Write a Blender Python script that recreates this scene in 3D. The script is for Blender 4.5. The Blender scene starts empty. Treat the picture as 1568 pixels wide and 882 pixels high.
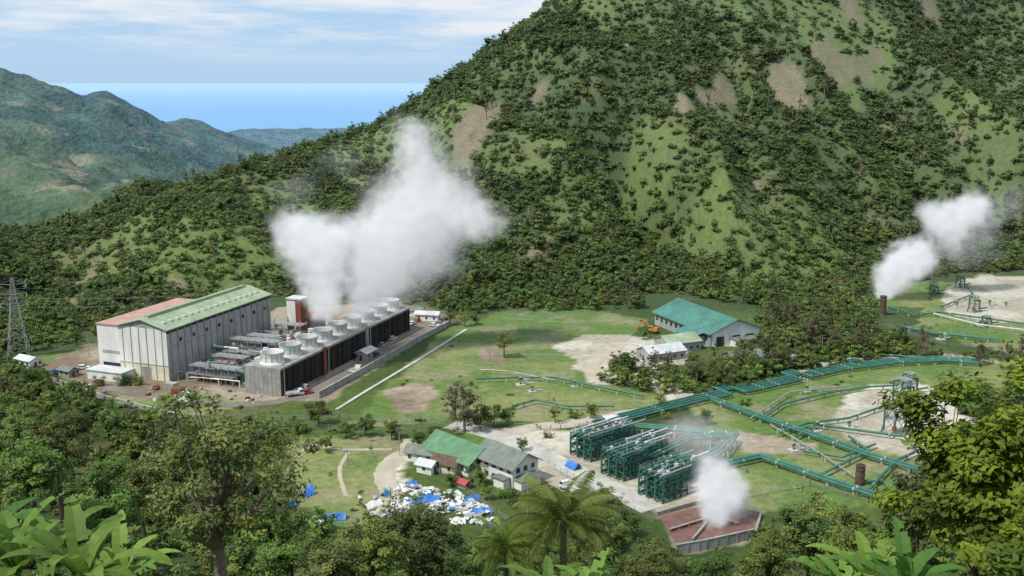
import bpy, math, random
import numpy as np
from mathutils import Vector
random.seed(7); RNG=np.random.default_rng(7)
sc=bpy.context.scene
# ---------------------------------------------------------------- survey helpers
H=110.0; F=1539.0; TH=math.atan(316/1539.0); CT,ST=math.cos(TH),math.sin(TH)
def G(px,py,z=0.0):
    u=(px-784)/F; v=(441-py)/F; dy=CT+v*ST; dz=-ST+v*CT; t=(z-H)/dz
    return (u*t,dy*t)
def S(px,py,Y):
    u=(px-784)/F; v=(441-py)/F; dy=CT+v*ST; dz=-ST+v*CT; t=Y/dy
    return (u*t,Y,H+dz*t)
def sstep(a,b,x):
    t=np.clip((x-a)/(b-a),0,1); return t*t*(3-2*t)
_lat=RNG.random((256,256))
def vnoise(x,y,s):
    x=np.asarray(x)/s+1000.3; y=np.asarray(y)/s+1000.7
    xi=np.floor(x).astype(int); yi=np.floor(y).astype(int); fx=x-xi; fy=y-yi
    fx=fx*fx*(3-2*fx); fy=fy*fy*(3-2*fy)
    a=_lat[xi%256,yi%256]; b=_lat[(xi+1)%256,yi%256]; c=_lat[xi%256,(yi+1)%256]; d=_lat[(xi+1)%256,(yi+1)%256]
    return (a*(1-fx)+b*fx)*(1-fy)+(c*(1-fx)+d*fx)*fy
def fbm(x,y,s,o=4):
    r=0;a=.5
    for i in range(o): r=r+a*vnoise(x+37*i,y-91*i,s/2**i); a*=.5
    return r/(1-.5**o)
def tps_fit(P):
    P=np.array(P,float); n=len(P); X=P[:,:2]/1000
    d=np.linalg.norm(X[:,None]-X[None],axis=2); K=np.where(d>0,d*d*np.log(d+1e-12),0)+np.eye(n)*1e-4
    A=np.zeros((n+3,n+3)); A[:n,:n]=K; A[:n,n]=1; A[:n,n+1:]=X; A[n,:n]=1; A[n+1:,:n]=X.T
    w=np.linalg.solve(A,np.concatenate([P[:,2],[0,0,0]]))
    def f(x,y):
        x=np.asarray(x,float)/1000; y=np.asarray(y,float)/1000
        r=w[n]+w[n+1]*x+w[n+2]*y
        for i in range(n):
            d2=(x-X[i,0])**2+(y-X[i,1])**2
            r=r+w[i]*.5*d2*np.log(d2+1e-12)
        return r
    return f
# ---------------------------------------------------------------- terrain heights
base_px=[(-250,545),(0,530),(150,488),(300,460),(420,452),(560,462),(700,470),(850,468),(1000,448),(1200,440),(1300,432),(1430,415),(1568,408),(1800,410)]
bw=sorted([G(*p) for p in base_px]); bX=np.array([p[0] for p in bw]); bY=np.array([p[1] for p in bw])
ybase=lambda x: np.interp(x,bX,bY)
cp=[]
for x in range(-400,600,90):
    for y in (200,300): cp.append((x,y,0))
    cp.append((x,float(ybase(x)),0)); cp.append((x,float(ybase(x))-60,0))
crest=[(-300,372,590),(-150,368,590),(0,364,600),(100,354,620),(180,330,640),(270,283,690),(350,254,720),(430,227,750),(530,195,790),
 (590,180,800),(640,150,810),(700,128,815),(740,97,820),(785,62,835),(830,24,850),(870,-25,880),(1000,-160,930),(1300,-300,1000),(1600,-350,1050),(2000,-350,1000)]
for px,py,Y in crest:
    cp.append(S(px,py,Y)); x,y,z=S(px,py,Y+190); x0,y0,z0=S(px,py,Y); cp.append((x0*1.15,Y+170,z0-75)); cp.append((x0*1.3,Y+400,z0-170))
for px,py,Y in [(900,300,610),(900,150,720),(700,300,590),(720,215,690),(1100,300,630),(1100,150,740),(1100,0,830),(1300,300,660),(1300,150,760),(1300,20,850),
  (1500,300,690),(1500,150,790),(1500,20,890),(1700,300,690),(1700,150,800),(500,340,600),(600,262,690),(350,355,570),(200,405,530),(60,435,500),(450,272,690),(250,335,620),
  (780,380,545),(1000,380,570),(1200,370,590),(1450,370,640)]:
    cp.append(S(px,py,Y))
TP=tps_fit(cp)
nY=[-300,-60,0,50,100,150,190,222]; nZ=[150,118,104,80,43,17,4,0]
def ridge(x,y):
    wx=x+.35*y+(fbm(x,y,90,2)-.5)*60
    return 1-np.abs(fbm(wx,y*.42,150,4)*2-1)
def hgt(x,y):
    x=np.asarray(x,float); y=np.asarray(y,float)
    near=np.interp(y,nY,nZ)+np.where(y<215,(fbm(x,y,40)-.5)*6*sstep(215,150,y),0)
    yb=ybase(x); m=sstep(0,45,y-yb)
    t=TP(x,y)
    am=(.3+.7*sstep(-200,60,x))*(.2+.8*sstep(850,720,y))
    n=(ridge(x,y)*150-121)*am+(fbm(x,y,45,3)-.5)*10
    hm=sstep(10,110,y-yb)
    return near+m*(t)+hm*n
def hit(px,py):
    Y=np.arange(420,1300,4.0); u=(px-784)/F; v=(441-py)/F; t=Y/(CT+v*ST); X=u*t; Z=H+(-ST+v*CT)*t
    h=hgt(X,Y); k=np.argmax(h>Z)
    return (X[k],Y[k],h[k])
def inpoly(x,y,P):
    r=np.zeros(np.shape(x),bool); n=len(P)
    for i in range(n):
        x1,y1=P[i]; x2,y2=P[(i+1)%n]
        if y1==y2: continue
        c=((y1>y)!=(y2>y))&(x<(x2-x1)*(y-y1)/(y2-y1)+x1); r^=c
    return r
def WP(l): return [G(*p) for p in l]
# ---------------------------------------------------------------- materials
def newmat(name):
    m=bpy.data.materials.new(name); m.use_nodes=True; return m,m.node_tree,m.node_tree.nodes,m.node_tree.links
def mat(name,c,rough=.8,var=.25,scale=.4,metal=0,bump=0,c2=None,stretch=None):
    m,nt,N,L=newmat(name); b=N['Principled BSDF']; b.inputs['Roughness'].default_value=rough; b.inputs['Metallic'].default_value=metal
    tc=N.new('ShaderNodeTexCoord'); mp=N.new('ShaderNodeMapping'); L.new(tc.outputs['Object'],mp.inputs[0])
    if stretch: mp.inputs['Scale'].default_value=stretch
    n=N.new('ShaderNodeTexNoise'); n.inputs['Scale'].default_value=scale; n.inputs['Detail'].default_value=8; n.inputs['Roughness'].default_value=.65; L.new(mp.outputs[0],n.inputs['Vector'])
    r=N.new('ShaderNodeValToRGB'); r.color_ramp.elements[0].position=.32; r.color_ramp.elements[1].position=.68
    c2=c2 or tuple(x*(1-var*1.6) for x in c)
    r.color_ramp.elements[0].color=(*c2,1); r.color_ramp.elements[1].color=(*[x*(1+var*.3) for x in c],1)
    L.new(n.outputs[0],r.inputs[0]); L.new(r.outputs[0],b.inputs['Base Color'])
    if bump:
        bp=N.new('ShaderNodeBump'); bp.inputs['Strength'].default_value=bump; bp.inputs['Distance'].default_value=.3
        L.new(n.outputs[0],bp.inputs['Height']); L.new(bp.outputs[0],b.inputs['Normal'])
    return m
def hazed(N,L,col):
    # aerial haze painted into the base colour, growing with world Y
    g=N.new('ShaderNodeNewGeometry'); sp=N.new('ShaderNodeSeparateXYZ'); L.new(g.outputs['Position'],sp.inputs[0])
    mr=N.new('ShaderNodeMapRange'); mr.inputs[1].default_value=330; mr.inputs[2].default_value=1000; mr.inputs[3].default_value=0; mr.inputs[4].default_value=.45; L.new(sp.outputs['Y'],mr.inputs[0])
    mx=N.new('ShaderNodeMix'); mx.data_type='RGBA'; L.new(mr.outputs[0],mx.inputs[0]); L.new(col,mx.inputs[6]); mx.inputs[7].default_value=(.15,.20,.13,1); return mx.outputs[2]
def leafmat(name,dark,light,trans=.32):
    m,nt,N,L=newmat(name); b=N['Principled BSDF']; b.inputs['Roughness'].default_value=.6
    b.inputs['Specular IOR Level'].default_value=.25
    a=N.new('ShaderNodeAttribute'); a.attribute_name='tint'; oi=N.new('ShaderNodeObjectInfo')
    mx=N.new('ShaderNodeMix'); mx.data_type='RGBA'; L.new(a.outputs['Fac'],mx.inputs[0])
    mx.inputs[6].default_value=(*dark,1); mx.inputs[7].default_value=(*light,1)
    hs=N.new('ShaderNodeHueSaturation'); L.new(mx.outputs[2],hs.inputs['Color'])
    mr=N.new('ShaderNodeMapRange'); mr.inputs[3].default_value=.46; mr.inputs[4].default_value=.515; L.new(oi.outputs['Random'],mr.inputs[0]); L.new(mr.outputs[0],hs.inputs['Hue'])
    m2=N.new('ShaderNodeMath'); m2.operation='MULTIPLY'; m2.inputs[1].default_value=7.31; L.new(oi.outputs['Random'],m2.inputs[0])
    fr=N.new('ShaderNodeMath'); fr.operation='FRACT'; L.new(m2.outputs[0],fr.inputs[0])
    mr2=N.new('ShaderNodeMapRange'); mr2.inputs[3].default_value=.72; mr2.inputs[4].default_value=1.35; L.new(fr.outputs[0],mr2.inputs[0]); L.new(mr2.outputs[0],hs.inputs['Value'])
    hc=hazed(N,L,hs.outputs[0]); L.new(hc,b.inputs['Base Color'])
    t=N.new('ShaderNodeBsdfTranslucent'); L.new(hc,t.inputs['Color']); ms=N.new('ShaderNodeMixShader'); ms.inputs[0].default_value=trans
    o=N['Material Output']; L.new(b.outputs[0],ms.inputs[1]); L.new(t.outputs[0],ms.inputs[2]); L.new(ms.outputs[0],o.inputs['Surface'])
    return m
M={}
M['conc']=mat('concrete',(.36,.35,.32),.9,.3,.3); M['concl']=mat('pale_concrete',(.52,.50,.44),.9,.25,.15)
M['wall']=mat('grey_cladding',(.38,.38,.36),.7,.25,.25,stretch=(1,1,.2)); M['white']=mat('white_paint',(.78,.77,.72),.6,.15,.3,stretch=(1,1,.2))
M['rgreen']=mat('faded_green_roof',(.33,.41,.25),.6,.25,.15); M['rteal']=mat('teal_roof',(.09,.25,.20),.55,.25,.15)
M['rgreen2']=mat('green_roof',(.12,.26,.13),.5,.25,.3); M['rgrey']=mat('grey_roof',(.18,.21,.17),.7,.25,.4); M['rwhite']=mat('zinc_roof',(.6,.62,.6),.5,.2,.3)
M['sky']=mat('skylight_panel',(.5,.52,.42),.4,.1,.5); M['pink']=mat('faded_red_roof',(.5,.29,.22),.7,.2,.3); M['rust']=mat('rust_red',(.25,.07,.04),.7,.3,.4)
M['dark']=mat('dark_louvre',(.035,.03,.026),.8,.3,.5); M['glass']=mat('window_glass',(.04,.05,.06),.15,.2,.5); M['steel']=mat('galvanised_steel',(.42,.43,.42),.45,.25,1,metal=.4)
M['pgreen']=mat('green_pipe_paint',(.045,.18,.13),.5,.3,.4); M['dgreen']=mat('dark_green_steel',(.03,.13,.095),.55,.3,.6); M['brown']=mat('brown_timber',(.13,.08,.05),.8,.3,.8)
M['blue']=mat('blue_tarp_plastic',(.03,.18,.55),.5,.2,.8); M['yellow']=mat('yellow_paint',(.6,.35,.03),.5,.2,1); M['orange']=mat('orange_paint',(.6,.2,.04),.5,.2,1)
M['red']=mat('red_paint',(.42,.06,.04),.5,.15,1); M['black']=mat('black_rubber',(.02,.02,.02),.8,.2,2); M['asph']=mat('worn_asphalt',(.20,.17,.14),.9,.3,.12,c2=(.12,.10,.08))
M['dirt']=mat('pale_dirt_road',(.46,.41,.32),.95,.2,.15,c2=(.34,.29,.21)); M['yell']=mat('cream_paint',(.72,.68,.5),.7,.15,.4); M['pit']=mat('silica_pond_mud',(.2,.1,.075),.6,.3,.4)
M['bark']=mat('bark',(.10,.07,.05),.9,.35,3,bump=.4); M['barkr']=mat('pale_bark',(.22,.16,.12),.9,.35,3,bump=.4)
# ---------------------------------------------------------------- mesh builder
def link(o): sc.collection.objects.link(o); return o
class MB:
    def __init__(s,o=(0,0,0),yaw=0):
        s.v=[];s.f=[];s.m=[];s.ms=[];s.o=o;s.c=math.cos(yaw);s.s=math.sin(yaw)
    def T(s,p): x,y,z=p; return (s.o[0]+x*s.c-y*s.s, s.o[1]+x*s.s+y*s.c, s.o[2]+z)
    def mi(s,k):
        if k not in s.ms: s.ms.append(k)
        return s.ms.index(k)
    def add(s,vs,fs,k):
        b=len(s.v); s.v+=[s.T(p) for p in vs]; i=s.mi(k)
        for f in fs: s.f.append([b+j for j in f]); s.m.append(i)
    def poly(s,pts,k): s.add(pts,[list(range(len(pts)))],k)
    def box(s,x0,x1,y0,y1,z0,z1,k,taper=0):
        t=taper
        s.add([(x0,y0,z0),(x1,y0,z0),(x1,y1,z0),(x0,y1,z0),(x0+t,y0+t,z1),(x1-t,y0+t,z1),(x1-t,y1-t,z1),(x0+t,y1-t,z1)],
              [(3,2,1,0),(4,5,6,7),(0,1,5,4),(1,2,6,5),(2,3,7,6),(3,0,4,7)],k)
    def cyl(s,p0,p1,r0,r1=None,n=8,k='steel',caps=True):
        r1=r0 if r1 is None else r1
        a=Vector(p0);b=Vector(p1);d=(b-a)
        if d.length<1e-6: return
        d.normalize(); u=d.orthogonal().normalized(); w=d.cross(u); vs=[]
        for i in range(n):
            q=2*math.pi*i/n; e=u*math.cos(q)+w*math.sin(q); vs.append(tuple(a+e*r0))
        for i in range(n):
            q=2*math.pi*i/n; e=u*math.cos(q)+w*math.sin(q); vs.append(tuple(b+e*r1))
        fs=[(i,(i+1)%n,n+(i+1)%n,n+i) for i in range(n)]
        if caps: fs+=[tuple(range(n))[::-1],tuple(range(n,2*n))]
        s.add(vs,fs,k)
    def pipe(s,pts,r,k,n=8):
        for a,b in zip(pts[:-1],pts[1:]):
            a=Vector(a);b=Vector(b);d=(b-a)
            if d.length<1e-5: continue
            d=d.normalized()*r*.45; s.cyl(a-d,b+d,r,r,n,k)
    def gable(s,x0,x1,y0,y1,ze,zr,roof,wall=None,oh=.6,th=.25):
        ym=(y0+y1)/2; sl=(zr-ze)/(ym-y0); zo=ze-sl*oh
        if wall:
            for x in (x0,x1): s.add([(x,y0,ze),(x,y1,ze),(x,ym,zr)],[(0,1,2)],wall)
        for ya,yb2 in ((y0-oh,ym),(y1+oh,ym)):
            s.add([(x0-oh,ya,zo+.04),(x1+oh,ya,zo+.04),(x1+oh,yb2,zr+.04),(x0-oh,yb2,zr+.04),(x0-oh,ya,zo+th),(x1+oh,ya,zo+th),(x1+oh,yb2,zr+th),(x0-oh,yb2,zr+th)],
              [(0,1,2,3),(4,7,6,5),(0,4,5,1),(1,5,6,2),(3,2,6,7),(0,3,7,4)],roof)
    def hip(s,x0,x1,y0,y1,ze,zr,roof,oh=.7):
        x0-=oh;x1+=oh;y0-=oh;y1+=oh;w=min((y1-y0)/2,(x1-x0)/2-.2);ym=(y0+y1)/2
        s.add([(x0,y0,ze),(x1,y0,ze),(x1,y1,ze),(x0,y1,ze),(x0+w,ym,zr),(x1-w,ym,zr)],[(0,1,5,4),(1,2,5),(2,3,4,5),(3,0,4),(3,2,1,0)],roof)
    def obj(s,name,smooth=False):
        me=bpy.data.meshes.new(name); me.from_pydata(s.v,[],s.f)
        for k in s.ms: me.materials.append(M[k])
        me.polygons.foreach_set('material_index',s.m)
        if smooth: me.polygons.foreach_set('use_smooth',[True]*len(s.f))
        me.update(); o=bpy.data.objects.new(name,me); return link(o)
# ---------------------------------------------------------------- terrain mesh
def axis(a,b,fa,fb,fine,coarse):
    return np.unique(np.concatenate([np.arange(a,fa,coarse),np.arange(fa,fb,fine),np.arange(fb,b,coarse)]))
OPEN=[WP(l) for l in [
 [(20,545),(140,520),(300,480),(420,452),(620,458),(700,482),(860,475),(1000,478),(1010,540),(930,560),(905,580),(970,600),(1060,612),(1000,650),(930,640),(850,650),(680,640),(520,642),(300,640),(180,612)],
 [(440,670),(600,660),(680,650),(820,650),(1060,600),(1180,575),(1400,545),(1568,552),(1568,575),(1440,600),(1490,650),(1430,720),(1350,775),(1170,790),(1160,845),(1030,850),(960,790),(830,775),(770,830),(680,835),(540,800),(430,760)],
 [(995,445),(1160,470),(1168,525),(1060,560),(965,565),(955,520)],
 [(1430,425),(1568,415),(1720,430),(1720,530),(1568,540),(1450,530),(1340,500),(1335,450)]]]
LAWN=[WP(l) for l in [[(540,640),(690,500),(770,478),(900,470),(990,490),(960,520),(870,520),(900,580),(1040,610),(900,645),(680,650),(520,650)],
 [(440,670),(600,665),(640,700),(600,760),(560,830),(430,760)],[(1060,620),(1180,580),(1400,545),(1568,552),(1500,640),(1420,720),(1340,775),(1150,790),(1110,700)],
 [(700,650),(830,650),(900,640),(700,720)],[(1400,500),(1440,430),(1600,440),(1600,560)],[(1270,440),(1420,430),(1420,470),(1300,470)],[(20,545),(100,540),(200,590),(420,615),(300,640),(180,612)]]]
GRAV=[WP(l) for l in [[(848,528),(900,512),(960,512),(1060,530),(1050,560),(970,560),(940,548),(925,580),(890,565)],[(880,560),(930,550),(940,572),(1010,576),(1060,600),(1030,615),(990,588),(910,588)],
 [(740,655),(800,655),(870,660),(1060,730),(1100,760),(1020,790),(930,750),(850,745),(790,690)],
 [(1265,645),(1300,610),(1340,590),(1400,585),(1465,605),(1485,650),(1450,690),(1400,698),(1310,680)],[(1440,450),(1470,430),(1510,420),(1600,425),(1600,492),(1520,496),(1450,480)],
 [(580,755),(585,720),(625,690),(610,760)]]]
BRN=[WP(l) for l in [[(60,560),(140,525),(250,540),(430,470),(620,462),(700,485),(500,615),(370,612),(270,600),(180,608)],[(586,600),(630,585),(672,590),(660,628),(610,635)],
 [(1005,785),(1080,765),(1165,785),(1160,830),(1040,850)],[(1130,660),(1250,680),(1230,700),(1130,690)],[(730,535),(765,532),(775,556),(735,552)]]]
scars=[]
for px,py,rx,rz in [(745,168,22,26),(730,196,20,22),(712,220,14,18),(825,150,24,11),(545,285,10,9),(1207,135,22,26),(1200,165,16,14),(1275,108,30,14),(1315,118,34,12),(1110,155,16,18),(1300,15,20,18),(128,432,5,28),(120,455,5,14),(265,438,10,5),(1050,158,14,11),(1090,160,26,10),(815,395,8,5),(840,372,7,4),(760,395,5,4),(1470,210,8,5),(1355,203,9,5),(240,320,10,4),(1420,15,18,12),(1340,88,12,7),(1160,290,6,6),(960,70,8,8)]:
    x,y,z=hit(px,py); scars.append((x,y,rx*.55,rz*.95))
lights=[]
for px,py,rx,rz in [(1230,75,70,50),(1270,120,50,40),(590,215,80,26),(330,370,70,45),(180,400,60,30),(1500,200,60,40),(1180,40,70,30),(680,185,40,30),(1330,60,60,40),(80,400,50,20),(440,330,60,30),(1000,230,40,30),(830,250,30,30),(1100,330,50,20),(720,340,40,20)]:
    x,y,z=hit(px,py); lights.append((x,y,rx*.5,rz*1.0))
def clearing(x,y):
    m=np.zeros(np.shape(x))
    for a,b_,ra,rb in lights: m=np.maximum(m,sstep(1.5,.3,((x-a)/ra)**2+((y-b_)/rb)**2+(fbm(x,y,25,3)-.5)*2))
    return np.maximum(m,.7*sstep(.57,.68,fbm(x-300,y+90,90,4)))
def blurmask(x,y,polys,amp=3.5):
    jx=x+(fbm(x,y,9,3)-.5)*amp*2; jy=y+(fbm(x+50,y+80,9,3)-.5)*amp*2.5
    r=np.zeros(x.shape,bool)
    for P in polys: r|=inpoly(jx,jy,P)
    return r.astype(float)
def colour(x,y):
    n=fbm(x,y,60,4); n2=fbm(x+500,y,18,3)
    def mixc(a,b,t): return a*(1-t[...,None])+b*t[...,None]
    c=mixc(np.array([.045,.072,.022]),np.array([.08,.115,.03]),sstep(.35,.65,n))
    hill=(y>ybase(x)-5).astype(float)
    c=mixc(c,np.array([.125,.17,.045]),clearing(x,y)*hill)
    c=mixc(c,np.array([.15,.12,.07]),sstep(.6,.75,n2)*.5)
    lawn=blurmask(x,y,LAWN); g=mixc(np.array([.11,.175,.045]),np.array([.21,.23,.09]),sstep(.38,.68,fbm(x+9,y,25,4)))
    c=c*(1-lawn[...,None])+g*lawn[...,None]
    wear=sstep(.58,.7,fbm(x+200,y-100,14,4))*lawn; c=mixc(c,np.array([.27,.23,.15]),wear*.6)
    gr=blurmask(x,y,GRAV); gc=mixc(np.array([.38,.34,.26]),np.array([.52,.48,.39]),sstep(.35,.65,fbm(x,y+40,15,4)))
    c=c*(1-gr[...,None])+gc*gr[...,None]
    br=blurmask(x,y,BRN,2); bc=mixc(np.array([.20,.15,.10]),np.array([.34,.28,.21]),sstep(.35,.65,fbm(x,y+40,20,4)))
    c=c*(1-br[...,None])+bc*br[...,None]
    for sx,sy,ra,rb in scars:
        q=((x-sx)/ra)**2+((y-sy)/rb)**2+(fbm(x,y,12,4)-.5)*3.4
        c=mixc(c,np.array([.22,.165,.115])*(.7+.6*fbm(x+20,y,7,3))[...,None],sstep(1.3,.5,q)*.9)
    return c
xs=axis(-620,1100,-250,330,2.2,7); ys=axis(-120,1500,205,560,2.2,6)
X,Y=np.meshgrid(xs,ys); Z=hgt(X,Y); C=colour(X,Y)
def gridmesh(name,X,Y,Z,mt,C=None):
    ny,nx=X.shape; co=np.stack([X,Y,Z],-1).reshape(-1,3); i=np.arange(ny*nx).reshape(ny,nx)
    q=np.stack([i[:-1,:-1],i[:-1,1:],i[1:,1:],i[1:,:-1]],-1).reshape(-1,4)
    me=bpy.data.meshes.new(name); me.vertices.add(len(co)); me.vertices.foreach_set('co',co.ravel())
    me.loops.add(q.size); me.loops.foreach_set('vertex_index',q.ravel().astype(np.int32)); me.polygons.add(len(q))
    me.polygons.foreach_set('loop_start',np.arange(0,q.size,4,dtype=np.int32)); me.polygons.foreach_set('use_smooth',np.ones(len(q),bool))
    me.update(calc_edges=True)
    if C is not None:
        a=me.color_attributes.new('Col','FLOAT_COLOR','POINT'); cc=np.ones((len(co),4)); cc[:,:3]=C.reshape(-1,3); a.data.foreach_set('color',cc.ravel())
    me.materials.append(mt); return link(bpy.data.objects.new(name,me))
def groundmat(name,sc1,bump,dist,haze=False,vor=0):
    m,nt,N,L=newmat(name); b=N['Principled BSDF']; b.inputs['Roughness'].default_value=.95; b.inputs['Specular IOR Level'].default_value=.1
    a=N.new('ShaderNodeAttribute'); a.attribute_name='Col'; g=N.new('ShaderNodeNewGeometry')
    n=N.new('ShaderNodeTexNoise'); n.inputs['Scale'].default_value=sc1; n.inputs['Detail'].default_value=10; n.inputs['Roughness'].default_value=.7; L.new(g.outputs['Position'],n.inputs['Vector'])
    hsrc=n.outputs[0]
    if vor:
        n2=N.new('ShaderNodeTexNoise'); n2.inputs['Scale'].default_value=vor; n2.inputs['Detail'].default_value=3; L.new(g.outputs['Position'],n2.inputs['Vector'])
        s=N.new('ShaderNodeMath'); s.operation='MULTIPLY_ADD'; s.inputs[1].default_value=.7; L.new(n2.outputs[0],s.inputs[0]); L.new(n.outputs[0],s.inputs[2]); hsrc=s.outputs[0]
        mr=N.new('ShaderNodeMapRange'); mr.inputs[1].default_value=.6; mr.inputs[2].default_value=1.1; mr.inputs[3].default_value=.55; mr.inputs[4].default_value=1.35; L.new(hsrc,mr.inputs[0])
    else:
        mr=N.new('ShaderNodeMapRange'); mr.inputs[1].default_value=.3; mr.inputs[2].default_value=.7; mr.inputs[3].default_value=.6; mr.inputs[4].default_value=1.3; L.new(hsrc,mr.inputs[0])
    v=N.new('ShaderNodeVectorMath'); v.operation='SCALE'; L.new(a.outputs['Color'],v.inputs[0]); L.new(mr.outputs[0],v.inputs['Scale'])
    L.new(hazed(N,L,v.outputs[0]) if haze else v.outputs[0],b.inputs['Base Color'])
    bp=N.new('ShaderNodeBump'); bp.inputs['Strength'].default_value=bump; bp.inputs['Distance'].default_value=dist; L.new(hsrc,bp.inputs['Height']); L.new(bp.outputs[0],b.inputs['Normal'])
    return m
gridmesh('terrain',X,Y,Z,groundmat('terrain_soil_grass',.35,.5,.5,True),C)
# far hills
fc=[]
for px,py,Yd in [(-300,66,2300),(-120,96,2350),(0,114,2400),(60,132,2450),(110,156,2500),(150,150,2500),(200,165,2600),(250,188,2700),(285,184,2750),(300,194,2800),(350,212,3000)]:
    x,y,z=S(px,py,Yd); fc+=[(x,y,z),(x*1.3,y+700,z-260)]
for px,py,Yd in [(360,203,4000),(410,196,4100),(490,199,4200),(560,200,4300),(700,204,4300)]:
    x,y,z=S(px,py,Yd); fc+=[(x,y,z),(x*1.1,y+700,z-300)]
for px,py,Yd in [(-100,205,1900),(50,205,1950),(50,265,1600),(150,235,2000),(250,245,2100),(0,325,1350),(100,327,1350),(200,315,1450),(300,265,2200),(380,230,2900),(450,230,3200),(200,295,1600),(-200,325,1300),(600,245,3000)]:
    fc.append(S(px,py,Yd))
FT=tps_fit(fc)
xs=np.arange(-2600,300,12.0); ys=np.arange(1150,5000,13.0); X,Y=np.meshgrid(xs,ys)
rg=(1-np.abs(fbm(X+.4*Y,Y-.3*X,330,6)*2-1)); Z=FT(X,Y)+(rg-.8)*150*sstep(3600,2400,Y)*(.45+.55*sstep(2500,2150,Y))+(fbm(X,Y,60,4)-.5)*24
n=fbm(X,Y,130,5)[...,None]; t=np.clip((n-.38)/.24,0,1)
hz=np.clip((Y-900)/2600,0,1)[...,None]  # painted airlight: hill colours shift to blue with distance
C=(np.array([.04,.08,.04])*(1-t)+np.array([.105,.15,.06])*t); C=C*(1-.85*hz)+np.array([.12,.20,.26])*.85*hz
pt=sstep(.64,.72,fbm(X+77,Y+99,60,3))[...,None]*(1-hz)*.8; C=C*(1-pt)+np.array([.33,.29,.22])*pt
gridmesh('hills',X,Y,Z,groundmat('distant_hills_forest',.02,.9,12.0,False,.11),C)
# sea
m,nt,N,L=newmat('sea_water'); b=N['Principled BSDF']; b.inputs['Roughness'].default_value=.6; b.inputs['Specular IOR Level'].default_value=.1
g=N.new('ShaderNodeNewGeometry'); sp=N.new('ShaderNodeSeparateXYZ'); L.new(g.outputs['Position'],sp.inputs[0])
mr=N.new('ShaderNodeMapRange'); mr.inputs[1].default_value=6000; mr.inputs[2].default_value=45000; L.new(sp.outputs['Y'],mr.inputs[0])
mx=N.new('ShaderNodeMix'); mx.data_type='RGBA'; L.new(mr.outputs[0],mx.inputs[0]); mx.inputs[6].default_value=(.16,.33,.53,1); mx.inputs[7].default_value=(.30,.46,.64,1); L.new(mx.outputs[2],b.inputs['Base Color'])  # haze put into the water colour: paler towards the horizon
me=bpy.data.meshes.new('sea'); me.from_pydata([(-150000,-20000,-260),(150000,-20000,-260),(150000,250000,-260),(-150000,250000,-260)],[],[(0,1,2,3)]); me.materials.append(m); link(bpy.data.objects.new('sea',me))
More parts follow.
